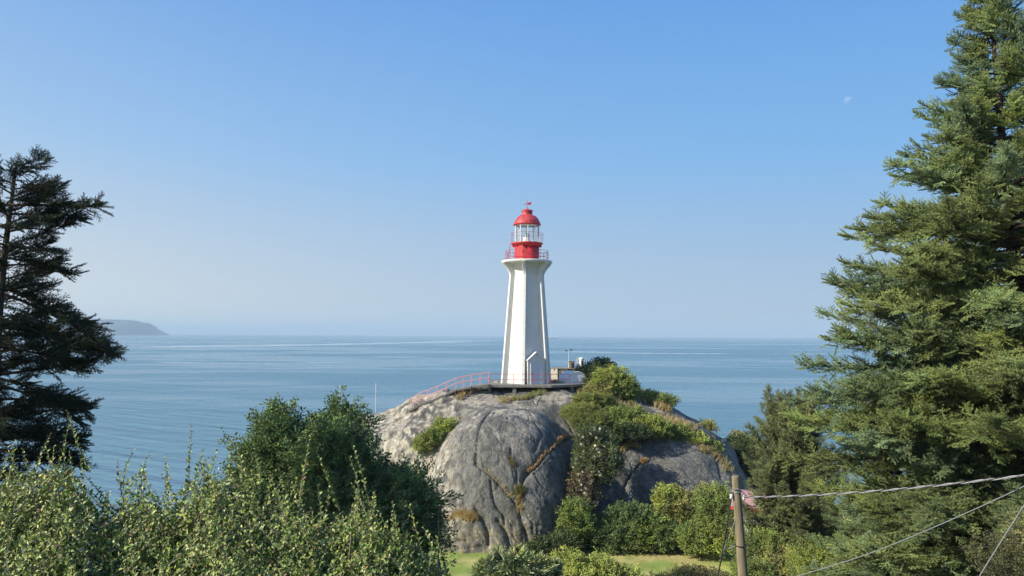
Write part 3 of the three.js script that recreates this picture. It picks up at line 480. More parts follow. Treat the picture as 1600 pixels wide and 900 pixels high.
// a conifer: trunk, tiers of drooping limbs with side limbs, sprigs along them
function conifer({ name, label, category = 'conifer', group, base, height, lean = [0, 0], radius, trunkR, limbs, seed, sprigs, size, colors, from = 0.02, sag = 0.30, lift = 0.35, extra = [], density = 1, face = null, bare = 0.15, gap = 0.18, bushy = 0.24, hang = -0.2, tipUp = 0.25, spread = 0.92, rise = [-0.10, 0.55], mat = needleMat }) {
  const r = rng(seed), T = thing(name, label, category, base, group), wood = [], lists = sprigs.map(() => new Sprigs());
  const axis = (t) => V(lean[0] * t + 0.15 * Math.sin(t * 5), t * height, lean[1] * t);
  mesh('trunk', limb([0, 0.25, 0.5, 0.75, 1].map(axis), trunkR, 0.03, 9, 14), bark, T);
  const branch = (p0, az, len, up, thick) => {
    const out = V(Math.sin(az), 0, Math.cos(az)), P = (s) => p0.clone().addScaledVector(out, len * s).add(V(0, len * (up * s - sag * s * s * (1 - up) + lift * 0.5 * s * s * s), 0)).add(V(0.08 * len * Math.sin(s * 4 + az * 3), 0, 0.08 * len * Math.cos(s * 3 + az * 5)));
    wood.push(limb([0, 0.3, 0.6, 1].map(P), thick, 0.008, 4, 5));
    const n = Math.max(4, Math.round(len / 0.24 * density)), bk = 0.7 + 0.6 * r(), base = colors[Math.floor(r() * colors.length)].map((v) => v * bk), dir = V();
    for (let i = 1; i <= n; i++) {
      const s = bare + (1 - bare) * i / n, p = P(s); dir.copy(P(Math.min(1, s + 0.03))).sub(P(s - 0.03)).normalize();
      const hor = V().crossVectors(dir, V(0, 1, 0)).normalize(), ver = V().crossVectors(hor, dir);
      for (let q = 0; q < 3; q++) {
        const roll = (q === 0 ? 0 : q === 1 ? Math.PI : Math.PI * (r() < 0.7 ? 0.5 : 1.5)) + (r() - 0.5) * 1.1, flat = Math.abs(Math.cos(roll));
        const sideLen = (0.14 + bushy * len * Math.pow(1 - s, 0.6) * Math.min(1, s * 2.6)) * (0.5 + 0.8 * r()) * (0.45 + 0.55 * flat);
        const sd = hor.clone().multiplyScalar(Math.cos(roll)).addScaledVector(ver, Math.sin(roll) * 0.8).addScaledVector(dir, 0.7 + 0.6 * r()).add(V(0, hang + 0.35 * r(), 0)).normalize(), m = Math.max(1, Math.round(sideLen / gap));
        if (sideLen > 0.6) wood.push(bar(p, p.clone().addScaledVector(sd, sideLen * 0.9), 0.012, 0.004, 3));
        for (let k = 0; k < m; k++) {
          const u = (k + 0.8 * r()) / m, pp = p.clone().addScaledVector(sd, sideLen * u).add(onSphere(r).multiplyScalar(0.09)), dd = sd.clone().add(onSphere(r).multiplyScalar(0.6)).add(V(0, tipUp, 0));
          lists[Math.floor(r() * lists.length)].add(pp, dd, V(0, 1, 0).add(onSphere(r).multiplyScalar(0.6)), size * (0.65 + 0.6 * r()), tint(base, r, 0.38, 0.10));
        }
      }
      lists[0].add(p, dir.clone().add(onSphere(r).multiplyScalar(0.35)).add(V(0, tipUp, 0)), V(0, 1, 0), size * (0.8 + 0.4 * r()), tint(base, r, 0.2, 0.08));
    }
    lists[0].add(P(1), dir.clone().add(V(0, 0.3, 0)), V(0, 1, 0), size * 1.1, tint(base, r, 0.2, 0.08));
  };
  for (let k = 0; k < limbs; k++) {
    const t = from + (1 - from) * Math.pow((k + r()) / limbs, spread) * 0.985, az = k * 2.399 + (r() - 0.5) * 0.9, len = radius(t) * (0.62 + 0.45 * r());
    if (face && !face(az, t, r)) continue;
    branch(axis(t), az, len, lerp(rise[0], rise[1], Math.pow(t, 1.3)) + (r() - 0.5) * 0.30, 0.018 + 0.012 * len);
  }
  for (const [t, az, len, up] of extra) branch(axis(t), az, len, up, 0.02 + 0.012 * len);
  for (let k = 0; k < 14; k++) lists[0].add(axis(0.93 + 0.07 * k / 13), onSphere(r).multiplyScalar(0.5).add(V(0, 1, 0)), V(1, 0, 0.2), size * (0.6 + 0.3 * r()), tint(colors[0], r));
  mesh('limbs', wood, bark, T);
  lists.forEach((l, i) => l.m.length && l.build('crown', sprigs[i], mat, T));
  return T;
}
// a shrub or broadleaf crown: leaf clusters through lumpy volumes, [px, py, depth, rx, ry, rz] each (pixel place of the centre, radii in metres)
function shrub({ name = 'shrub', label, category = 'shrub', group, blobs, geo = LEAFY, size, perM2, colors, seed, mat = leafM, stemBase = null, stemR = 0.03, flowers = null, stems = 5, rough = 0.3, fine = 2.2, stemMat = twigM }) {
  const r = rng(seed), C = blobs.map(([px, py, d, rx, ry, rz]) => ({ c: at(px, py, d), r: [rx, ry, rz] }));
  let low = Infinity, bx = 0, bz = 0; for (const b of C) { low = Math.min(low, b.c.y - b.r[1]); bx += b.c.x / C.length; bz += b.c.z / C.length; }
  const base = stemBase ?? V(bx, low, bz), T = thing(name, label, category, base, group), L = new Sprigs(), F = new Sprigs(), wood = [];
  C.forEach((b, bi) => {
    const area = 4 * Math.PI * Math.pow((Math.pow(b.r[0] * b.r[1], 1.6) + Math.pow(b.r[0] * b.r[2], 1.6) + Math.pow(b.r[1] * b.r[2], 1.6)) / 3, 1 / 1.6), n = Math.round(area * perM2), base0 = colors[bi % colors.length];
    for (let k = 0; k < n; k++) {
      const d = onSphere(r), q = 1 + rough * 1.6 * N(d.x * fine + bi * 9, d.y * fine, d.z * fine) + rough * 0.9 * N(d.x * fine * 2.6, d.y * fine * 2.6 + bi, d.z * fine * 2.6), s = (1 - 0.55 * Math.pow(r(), 1.8)) * q, p = V(b.c.x + d.x * b.r[0] * s, b.c.y + d.y * b.r[1] * s, b.c.z + d.z * b.r[2] * s);
      if (C.some((o, oi) => oi !== bi && Math.hypot((p.x - o.c.x) / o.r[0], (p.y - o.c.y) / o.r[1], (p.z - o.c.z) / o.r[2]) < 0.55)) continue;
      const clump = N(p.x * 1.1, p.y * 1.1, p.z * 1.1), c = tint(base0.map((v, i) => v * (1 + 0.45 * clump * (i === 2 ? 0.5 : 1))), r, 0.35, 0.12);
      L.add(p.sub(base), d.clone().add(V(0, 0.45, 0)).add(onSphere(r).multiplyScalar(0.7)), SUN.clone().multiplyScalar(0.6).add(V(0, 0.7, 0)).add(onSphere(r).multiplyScalar(0.55)), size * (0.65 + 0.7 * r()), c);
      if (flowers && r() < flowers.rate && s > 0.8 && d.z > -0.1) F.add(p.clone().addScaledVector(d, 0.12), V(1, 0, 0).add(onSphere(r).multiplyScalar(0.4)), V(0, 1, 0).add(onSphere(r).multiplyScalar(0.4)), flowers.size * (0.7 + 0.6 * r()), tint(flowers.color, r, 0.12, 0.05));
    }
    for (let k = 0; k < stems; k++) { const e = V(b.c.x, b.c.y, b.c.z).add(V((r() - 0.5) * 1.5 * b.r[0], (r() * 0.9 - 0.1) * b.r[1], (r() - 0.5) * 1.5 * b.r[2])).sub(base), a = V((r() - 0.5) * 0.5 * b.r[0], -0.15, (r() - 0.5) * 0.5 * b.r[2]); wood.push(limb([a, a.clone().lerp(e, 0.5).add(V((r() - 0.5) * 0.5, 0.1, (r() - 0.5) * 0.5)), e], stemR * (0.7 + 0.6 * r()), 0.006, 5, 5)); }
  });
  if (wood.length) mesh('branches', wood, stemMat, T);
  L.build('foliage', geo, mat, T);
  if (flowers && F.m.length) F.build('blossoms', blossom, std('blossom', [1, 1, 1], 0.8, { side: THREE.DoubleSide }), T);
  return T;
}
const ground = (px, depth) => { const p = at(px, 600, depth); return V(p.x, groundY(p.x, p.z) - 0.1, p.z); };

// ---------------------------------------------------------------- the two big conifers and the pine
{
  const prof = [[0, 6.8], [0.25, 7.7], [0.33, 7.7], [0.42, 6.5], [0.50, 6.0], [0.58, 5.3], [0.66, 4.2], [0.72, 3.1], [0.79, 1.9], [0.86, 1.35], [0.93, 0.9], [1, 0.3]];
  const radius = (t) => { for (let i = 1; i < prof.length; i++) if (t <= prof[i][0]) return lerp(prof[i - 1][1], prof[i][1], (t - prof[i - 1][0]) / (prof[i][0] - prof[i - 1][0])); return 0.3; };
  const b = ground(1612, 26), topP = at(1578, -45, 26);
  conifer({ name: 'spruce_tree', label: 'tall blue-green spruce filling the right edge of the view', base: b, height: topP.y - b.y, lean: [topP.x - b.x, 0], radius, trunkR: 0.42, limbs: 370, gap: 0.23, seed: 41, sprigs: SPRUCE, size: 0.45, colors: [[0.215, 0.275, 0.105], [0.230, 0.285, 0.085], [0.190, 0.255, 0.125], [0.225, 0.270, 0.090]], from: 0.02, spread: 1.05, rise: [-0.05, 0.36], sag: 0.28, lift: 0.42, hang: -0.32, tipUp: 0.3, bare: 0.10, bushy: 0.28, density: 1.15,
    extra: [[520, 6.6, -1.5], [560, 7.0, -1.7], [600, 7.6, -1.45], [585, 7.3, -1.25], [640, 7.8, -1.6], [470, 6.3, -1.4], [430, 6.0, -1.65], [350, 5.4, -1.5], [660, 7.4, -1.2]].map(([py, len, az]) => [(at(1590, py, 26).y - b.y) / (topP.y - b.y), az, len, 0.02]) });
}
{
  const prof = [[0, 3.2], [0.4, 3.2], [0.55, 2.9], [0.66, 2.1], [0.78, 1.7], [0.9, 1.5], [1, 0.5]];
  const radius = (t) => { for (let i = 1; i < prof.length; i++) if (t <= prof[i][0]) return lerp(prof[i - 1][1], prof[i][1], (t - prof[i - 1][0]) / (prof[i][0] - prof[i - 1][0])); return 0.3; };
  const b = ground(-52, 24), topP = at(18, 246, 24), H = topP.y - b.y, th = (py) => (at(0, py, 24).y - b.y) / H;
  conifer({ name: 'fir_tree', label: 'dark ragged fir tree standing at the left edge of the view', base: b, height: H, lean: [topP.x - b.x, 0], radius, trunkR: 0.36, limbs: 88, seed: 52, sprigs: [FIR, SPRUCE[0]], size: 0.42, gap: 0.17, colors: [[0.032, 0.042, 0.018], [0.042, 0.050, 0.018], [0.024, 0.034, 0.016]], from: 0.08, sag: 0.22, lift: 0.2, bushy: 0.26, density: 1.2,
    extra: [[th(318), 1.5, 2.7, 0.10], [th(330), 1.9, 2.1, 0.05], [th(440), 1.5, 3.5, -0.42], [th(455), 1.7, 3.3, -0.40], [th(490), 1.35, 2.7, -0.26], [th(500), 1.62, 3.5, -0.16], [th(510), 1.75, 3.0, -0.1], [th(540), 1.7, 2.6, -0.15], [th(585), 1.5, 2.9, -0.25], [th(600), 1.8, 2.7, -0.30], [th(630), 1.45, 2.9, -0.28], [th(660), 1.65, 2.8, -0.3], [th(400), 1.6, 2.0, -0.12], [th(380), 1.3, 1.8, -0.05]] });
}
{
  const b = ground(1238, 43), topP = at(1236, 655, 43);
  conifer({ name: 'pine_tree', label: 'smaller bushy pine left of the tall spruce', base: b, height: topP.y - b.y, lean: [topP.x - b.x, 0], radius: (t) => lerp(3.5, 1.3, Math.pow(t, 1.6)), trunkR: 0.2, limbs: 150, seed: 63, sprigs: [PINE], size: 0.46, colors: [[0.140, 0.165, 0.065], [0.160, 0.180, 0.072]], sag: 0.05, lift: 0.8, from: 0.03, density: 1.2, rise: [0.1, 0.9], spread: 0.8 });
}
{
  const b = ground(1405, 31), topP = at(1400, 650, 31);
  conifer({ name: 'spruce_tree', label: 'young spruce filling the foot of the tall one on its left', base: b, height: topP.y - b.y, lean: [topP.x - b.x, 0], radius: (t) => lerp(4.4, 0.5, Math.pow(t, 1.2)), trunkR: 0.2, limbs: 150, seed: 65, sprigs: SPRUCE, size: 0.36, colors: [[0.210, 0.270, 0.095], [0.225, 0.275, 0.080], [0.185, 0.250, 0.110]], from: 0.02, rise: [0, 0.5], lift: 0.55, tipUp: 0.35 });
}
// ---------------------------------------------------------------- dark broadleaf trees left of the rock
{
  const col = [[0.115, 0.180, 0.050], [0.145, 0.210, 0.058], [0.095, 0.155, 0.045]];
  shrub({ name: 'maple_tree', label: 'dark green broadleaf tree in front of the left foot of the rock', category: 'tree', stemBase: ground(590, 30), stemR: 0.09, stems: 3, blobs: [[537, 707, 30, 0.92, 1.1, 1.2], [512, 732, 30, 1.47, 1.38, 1.5], [575, 777, 29.5, 1.38, 1.2, 1.6], [635, 806, 29.5, 1.38, 1.47, 1.5], [552, 812, 29, 2.02, 1.56, 1.8], [620, 754, 31, 0.74, 0.55, 1.0], [664, 816, 30, 0.55, 0.74, 0.8], [620, 866, 29, 1.56, 1.29, 1.5], [656, 781, 30.5, 0.55, 0.46, 0.7]], size: 0.34, perM2: 46, colors: col, seed: 71, rough: 0.5, fine: 2.8 });
  shrub({ name: 'maple_tree', label: 'dark green broadleaf tree with twin tufted tops left of the rock', category: 'tree', stemBase: ground(440, 32), stemR: 0.09, stems: 3, blobs: [[440, 684, 32, 0.9, 1.0, 1.0], [418, 734, 32, 1.44, 1.5, 1.5], [470, 744, 32, 1.35, 1.7, 1.5], [545, 674, 33, 0.9, 1.0, 1.0], [420, 804, 31, 1.98, 1.8, 1.8], [500, 669, 33, 0.54, 0.5, 0.7], [527, 654, 33, 0.36, 0.8, 0.5], [430, 659, 32.5, 0.36, 0.7, 0.5]], size: 0.34, perM2: 46, colors: [[0.120, 0.185, 0.052], [0.155, 0.215, 0.062], [0.100, 0.160, 0.046]], seed: 72, rough: 0.55, fine: 2.8 });
}
// ---------------------------------------------------------------- shrubs on and around the rock
const onRock = (px, py) => { const h = rockHit(px, py); return h ? -h.clone().applyMatrix4(camera.matrixWorldInverse).z : 70; };
const bright = [0.280, 0.325, 0.062], mid = [0.185, 0.240, 0.050], deep = [0.062, 0.092, 0.026], olive = [0.280, 0.270, 0.088];
{
  const R = (o) => shrub({ size: 0.42, perM2: 46, geo: LEAFY, stems: 2, rough: 0.34, ...o });
  const G = 'shrubs growing over the top of the rock';
  R({ label: 'dark leafy mound on the crest right of the tower', group: G, blobs: [[924, 586, 75, 1.3, 0.9, 1.2], [942, 579, 76, 1.3, 0.9, 1.2], [908, 594, 75, 0.8, 0.45, 0.8]], colors: [deep, [0.038, 0.062, 0.018]], seed: 101 });
  R({ label: 'rounded sunlit green mound on the crest of the rock', group: G, blobs: [[955, 600, 73, 1.89, 1.39, 1.7], [972, 611, 73, 1.44, 0.98, 1.4], [938, 615, 72, 1.35, 0.9, 1.2]], colors: [bright, mid, olive], seed: 102 });
  R({ label: 'yellow-green feathery juniper above the rock gully', name: 'juniper_bush', group: G, geo: PINE, mat: needleMat, size: 0.42, blobs: [[908, 645, 66, 1.5, 0.56, 1.0], [925, 658, 65, 1.7, 0.56, 1.0], [915, 627, 68, 1.0, 0.49, 0.9], [938, 628, 68.5, 1.2, 0.49, 0.8]], perM2: 70, colors: [[0.25, 0.27, 0.07], [0.19, 0.22, 0.055]], seed: 103 });
  R({ label: 'spreading green thicket across the middle of the rock top', group: G, blobs: [[975, 652, 67, 1.9, 0.64, 1.2], [1010, 666, 66, 1.9, 0.64, 1.2], [985, 676, 64.5, 1.5, 0.44, 1.0], [958, 669, 65, 1.1, 0.44, 0.9]], colors: [mid, bright, [0.055, 0.085, 0.022]], seed: 104 });
  R({ label: 'low green thicket trailing down toward the right of the rock', group: G, blobs: [[1050, 677, 67, 1.44, 0.48, 1.1], [1080, 687, 67, 1.35, 0.42, 1.0], [1108, 701, 67, 0.99, 0.36, 0.9]], colors: [mid, bright], seed: 105 });
  R({ label: 'small bright bush on the skyline right of the crest', group: G, blobs: [[1035, 628, 73, 1.2, 0.5, 0.8], [1018, 622, 74, 0.8, 0.4, 0.7]], colors: [mid], seed: 106 });
  R({ label: 'lone small tuft bush on the far right skyline of the rock', group: G, blobs: [[1106, 668, 73, 0.7, 0.4, 0.5]], colors: [olive], seed: 107 });
  R({ label: 'bright green bush in the crevice left of the great boulder', group: G, blobs: [[700, 670, 66.5, 1.2, 0.65, 0.7], [680, 684, 66, 1.0, 0.6, 0.7], [664, 694, 65.5, 0.8, 0.6, 0.7]], colors: [bright, mid], seed: 108 });
  R({ label: 'climbing white-flowered rose filling the gully of the rock', name: 'rose_bush', category: 'rose bush', geo: LEAFY, blobs: [[926, 690, 61.1, 1.2, 1.2, 1.08], [921, 730, 60.1, 1.2, 1.7, 1.17], [911, 770, 59.1, 1.04, 1.6, 1.08], [948, 722, 60.1, 1.04, 1.3, 0.99], [901, 806, 58.1, 1.04, 1.2, 0.99]], colors: [[0.085, 0.115, 0.034], [0.12, 0.145, 0.045], [0.13, 0.10, 0.045]], seed: 109, flowers: { rate: 0.45, size: 0.21, color: [0.78, 0.72, 0.50] } });
  const B = 'shrubs along the foot of the rock';
  R({ label: 'small round dark bush at the right foot of the boulder', group: B, geo: LEAFY, blobs: [[900, 813, 56.5, 1.1, 1.3, 1.0], [888, 834, 56.5, 0.8, 0.7, 0.8]], colors: [mid, deep], seed: 110 });
  R({ label: 'broad dark green bush at the rock foot behind the lawn', group: B, geo: LEAFY, blobs: [[960, 836, 57.0, 1.9, 1.23, 1.5], [1010, 832, 57.0, 1.9, 1.31, 1.5], [985, 807, 57.6, 1.6, 0.82, 1.3], [1040, 838, 56.7, 1.3, 0.74, 1.2]], colors: [[0.125, 0.18, 0.05], mid, [0.105, 0.16, 0.045]], seed: 111, flowers: { rate: 0.006, size: 0.15, color: [0.7, 0.68, 0.55] } });
  R({ label: 'tall yellow-green bush with bare twigs below the right boulder', group: B, geo: LEAFY, stems: 7, stemMat: greyTwig, blobs: [[1064, 798, 58.4, 1.7, 1.36, 1.4], [1044, 780, 58.7, 1.02, 0.77, 1.0], [1089, 820, 58.1, 1.53, 1.61, 1.4], [1104, 780, 58.7, 0.85, 0.85, 0.9]], colors: [olive, bright, mid], seed: 112 });
  R({ label: 'leafy green bush standing just left of the utility pole', group: B, geo: LEAFY, blobs: [[1118, 800, 54.9, 1.2, 1.7, 1.2], [1122, 838, 54.6, 1.3, 1.1, 1.1], [1090, 842, 54.9, 1.2, 1.0, 1.0]], colors: [mid, bright], seed: 113 });
  R({ label: 'dark scrub on the steep right end of the rock', group: G, blobs: [[1168, 716, 72, 1.5, 1.9, 1.2], [1155, 695, 74, 1.1, 1.0, 1.0], [1172, 752, 70, 1.3, 1.6, 1.1]], colors: [deep, olive], seed: 114 });
  R({ label: 'small bush on a ledge at the left foot of the boulder', group: B, blobs: [[728, 818, 58, 0.8, 0.5, 0.5], [716, 812, 58.2, 0.6, 0.4, 0.5]], colors: [mid, olive], seed: 115 });
  R({ name: 'low_hedge', label: 'low clipped green hedge at the foot of the boulder', category: 'hedge', blobs: [[845, 856, 55.5, 0.9, 0.45, 0.5], [868, 852, 55.5, 0.9, 0.5, 0.5], [888, 850, 55.5, 0.8, 0.5, 0.5]], colors: [[0.085, 0.12, 0.032]], seed: 116 });
  const W = 'shrubs below the lawn at the bottom of the view';
  R({ name: 'rhododendron', label: 'rhododendron with long silvery leaves at the bottom centre', category: 'shrub', geo: LONGLEAF, mat: glossyLeaf, size: 0.27, perM2: 34, stems: 6, blobs: [[800, 886, 25, 0.75, 0.55, 0.7], [778, 900, 25, 0.7, 0.5, 0.7], [836, 900, 25, 0.9, 0.6, 0.7], [800, 935, 24.5, 1.3, 0.7, 0.9]], colors: [[0.32, 0.36, 0.165], [0.26, 0.31, 0.12]], seed: 117, rough: 0.2 });
  R({ label: 'light green feathery shrub right of the rhododendron', group: W, geo: LEAFY, size: 0.30, perM2: 60, stems: 5, blobs: [[887, 893, 42, 1.02, 1.0, 1.0], [937, 899, 42, 1.1, 0.9, 1.0], [854, 901, 42, 0.85, 0.8, 1.0], [977, 911, 42, 0.94, 0.7, 1.0], [907, 924, 41, 2.55, 1.2, 1.4]], colors: [[0.36, 0.40, 0.085], [0.31, 0.36, 0.075]], seed: 118 });
  R({ label: 'dry olive scrub between the lawn and the pole', group: W, size: 0.22, perM2: 75, stems: 5, blobs: [[1075, 910, 34, 1.0, 0.5, 0.9], [1105, 916, 33, 1.0, 0.6, 0.9], [1035, 923, 33, 1.0, 0.5, 0.9]], colors: [olive, [0.13, 0.12, 0.05]], seed: 119 });
  const S = 'shrubs under the conifers at the lower right';
  R({ label: 'dense green shrub between the pole and the white house', group: S, geo: LEAFY, size: 0.26, perM2: 70, blobs: [[1190, 868, 40, 1.3, 1.2, 1.1], [1220, 890, 39, 1.4, 1.0, 1.1], [1180, 905, 36, 1.0, 0.8, 0.9]], colors: [mid, olive], seed: 120 });
  R({ label: 'bright green shrub beneath the lowest spruce boughs', group: S, geo: LEAFY, size: 0.22, perM2: 75, blobs: [[1280, 880, 34, 1.3, 0.9, 1.0], [1330, 895, 33, 1.4, 0.8, 1.0]], colors: [bright, mid], seed: 121 });
  R({ label: 'yellowish shrub in the bottom right corner', group: S, geo: TINY, size: 0.20, perM2: 90, blobs: [[1590, 880, 17, 0.75, 0.7, 0.7], [1620, 855, 17, 0.6, 0.6, 0.6]], colors: [[0.10, 0.10, 0.04], olive], seed: 122 });
  const sw = shrub;
}
// ---------------------------------------------------------------- grasses
{
  const r = rng(200), dry = new Sprigs(), green = new Sprigs(), straw = [0.56, 0.36, 0.15], pale = [0.52, 0.41, 0.20], gr = [0.14, 0.16, 0.045];
  const put = (list, px, py, size, c) => { const p = rockHit(px, py); if (p) list.add(p.add(V(0, -0.05, 0)), V(1, 0, 0).applyAxisAngle(V(0, 1, 0), r() * 6.28), V(0, 1, 0).add(onSphere(r).multiplyScalar(0.25)), size * (0.6 + 0.7 * r()), tint(c, r, 0.25, 0.1)); };
  const along = (pts, n, spread, size, c, list = dry) => { for (let k = 0; k < n; k++) { const f = r() * (pts.length - 1), i = Math.floor(f), t = f - i; put(list, lerp(pts[i][0], pts[i + 1][0], t) + (r() - 0.5) * spread, lerp(pts[i][1], pts[i + 1][1], t) + (r() - 0.5) * spread * 0.7, size, c); } };
  along([[884, 684], [870, 694], [852, 708], [838, 726], [824, 738]], 75, 5, 0.24, straw);
  along([[886, 682], [872, 690]], 60, 6, 0.36, straw);
  along([[760, 736], [775, 750], [790, 768], [800, 778]], 34, 6, 0.22, pale);
  along([[798, 716], [802, 728]], 36, 9, 0.32, [0.20, 0.17, 0.06]);
  along([[808, 760], [812, 780], [812, 800]], 80, 10, 0.36, [0.46, 0.34, 0.13]);
  along([[806, 770], [818, 766]], 50, 12, 0.40, gr, green);
  along([[706, 808], [724, 806], [740, 812]], 150, 16, 0.45, [0.50, 0.37, 0.16]);
  along([[780, 626], [820, 622], [850, 612]], 170, 9, 0.38, [0.30, 0.30, 0.09], green);
  along([[782, 628], [800, 624]], 50, 8, 0.4, pale);
  along([[716, 622], [735, 612], [748, 607]], 90, 9, 0.42, [0.44, 0.33, 0.15]);
  along([[840, 606], [868, 598], [885, 600]], 110, 8, 0.40, [0.40, 0.36, 0.14]);
  along([[990, 612], [1020, 626], [1045, 640]], 300, 14, 0.62, [0.52, 0.40, 0.18]);
  along([[1030, 650], [1060, 662], [1085, 672]], 160, 14, 0.45, [0.50, 0.39, 0.18]);
  along([[985, 690], [1010, 684], [1040, 682], [1070, 686], [1095, 698]], 170, 9, 0.36, [0.46, 0.36, 0.16]);
  along([[998, 700], [985, 694], [972, 704]], 90, 9, 0.45, [0.50, 0.39, 0.17]);
  along([[1002, 722], [1010, 720]], 40, 6, 0.34, straw);
  along([[1100, 700], [1125, 715], [1140, 735]], 170, 14, 0.42, [0.45, 0.38, 0.18]);
  along([[905, 612], [950, 632], [1000, 640]], 220, 22, 0.5, [0.42, 0.36, 0.14]);
  tag(dry.build('dry_grass', bladeTuft, grassM), 'straw-coloured dry grass in the cracks and ledges of the rock', 'grass');
  tag(green.build('green_grass', bladeTuft, grassM), 'green grass growing on the ledges of the rock', 'grass');
  const lawn = new Sprigs(); for (let k = 0; k < 9000; k++) { const x = -12 + 34 * r(), z = -50 - 12 * r(); lawn.add(V(x, groundY(x, z) - 0.02, z), V(1, 0, 0).applyAxisAngle(V(0, 1, 0), r() * 6.28), V(0, 1, 0), 0.07 + 0.08 * r() * r(), tint(fbm(x / 3, 2, z / 3, 3) + smooth(-2, 12, x) * 0.3 > 0.12 ? [0.48, 0.42, 0.18] : [0.26, 0.33, 0.08], r, 0.25, 0.12)); }
  tag(lawn.build('lawn_grass', bladeTuft, grassM), 'short lawn grass, green to straw, in front of the rock', 'grass');
  const tall = new Sprigs(); for (let k = 0; k < 1800; k++) { const p = ground(1010 + 150 * r(), 40 + 9 * r()); tall.add(p, V(1, 0, 0).applyAxisAngle(V(0, 1, 0), r() * 6.28), V(0, 1, 0), 0.4 + 0.4 * r(), tint([0.40, 0.34, 0.15], r)); }
  tag(tall.build('tall_dry_grass', bladeTuft, grassM), 'tall dry grass on the bank left of the pole', 'grass');
}
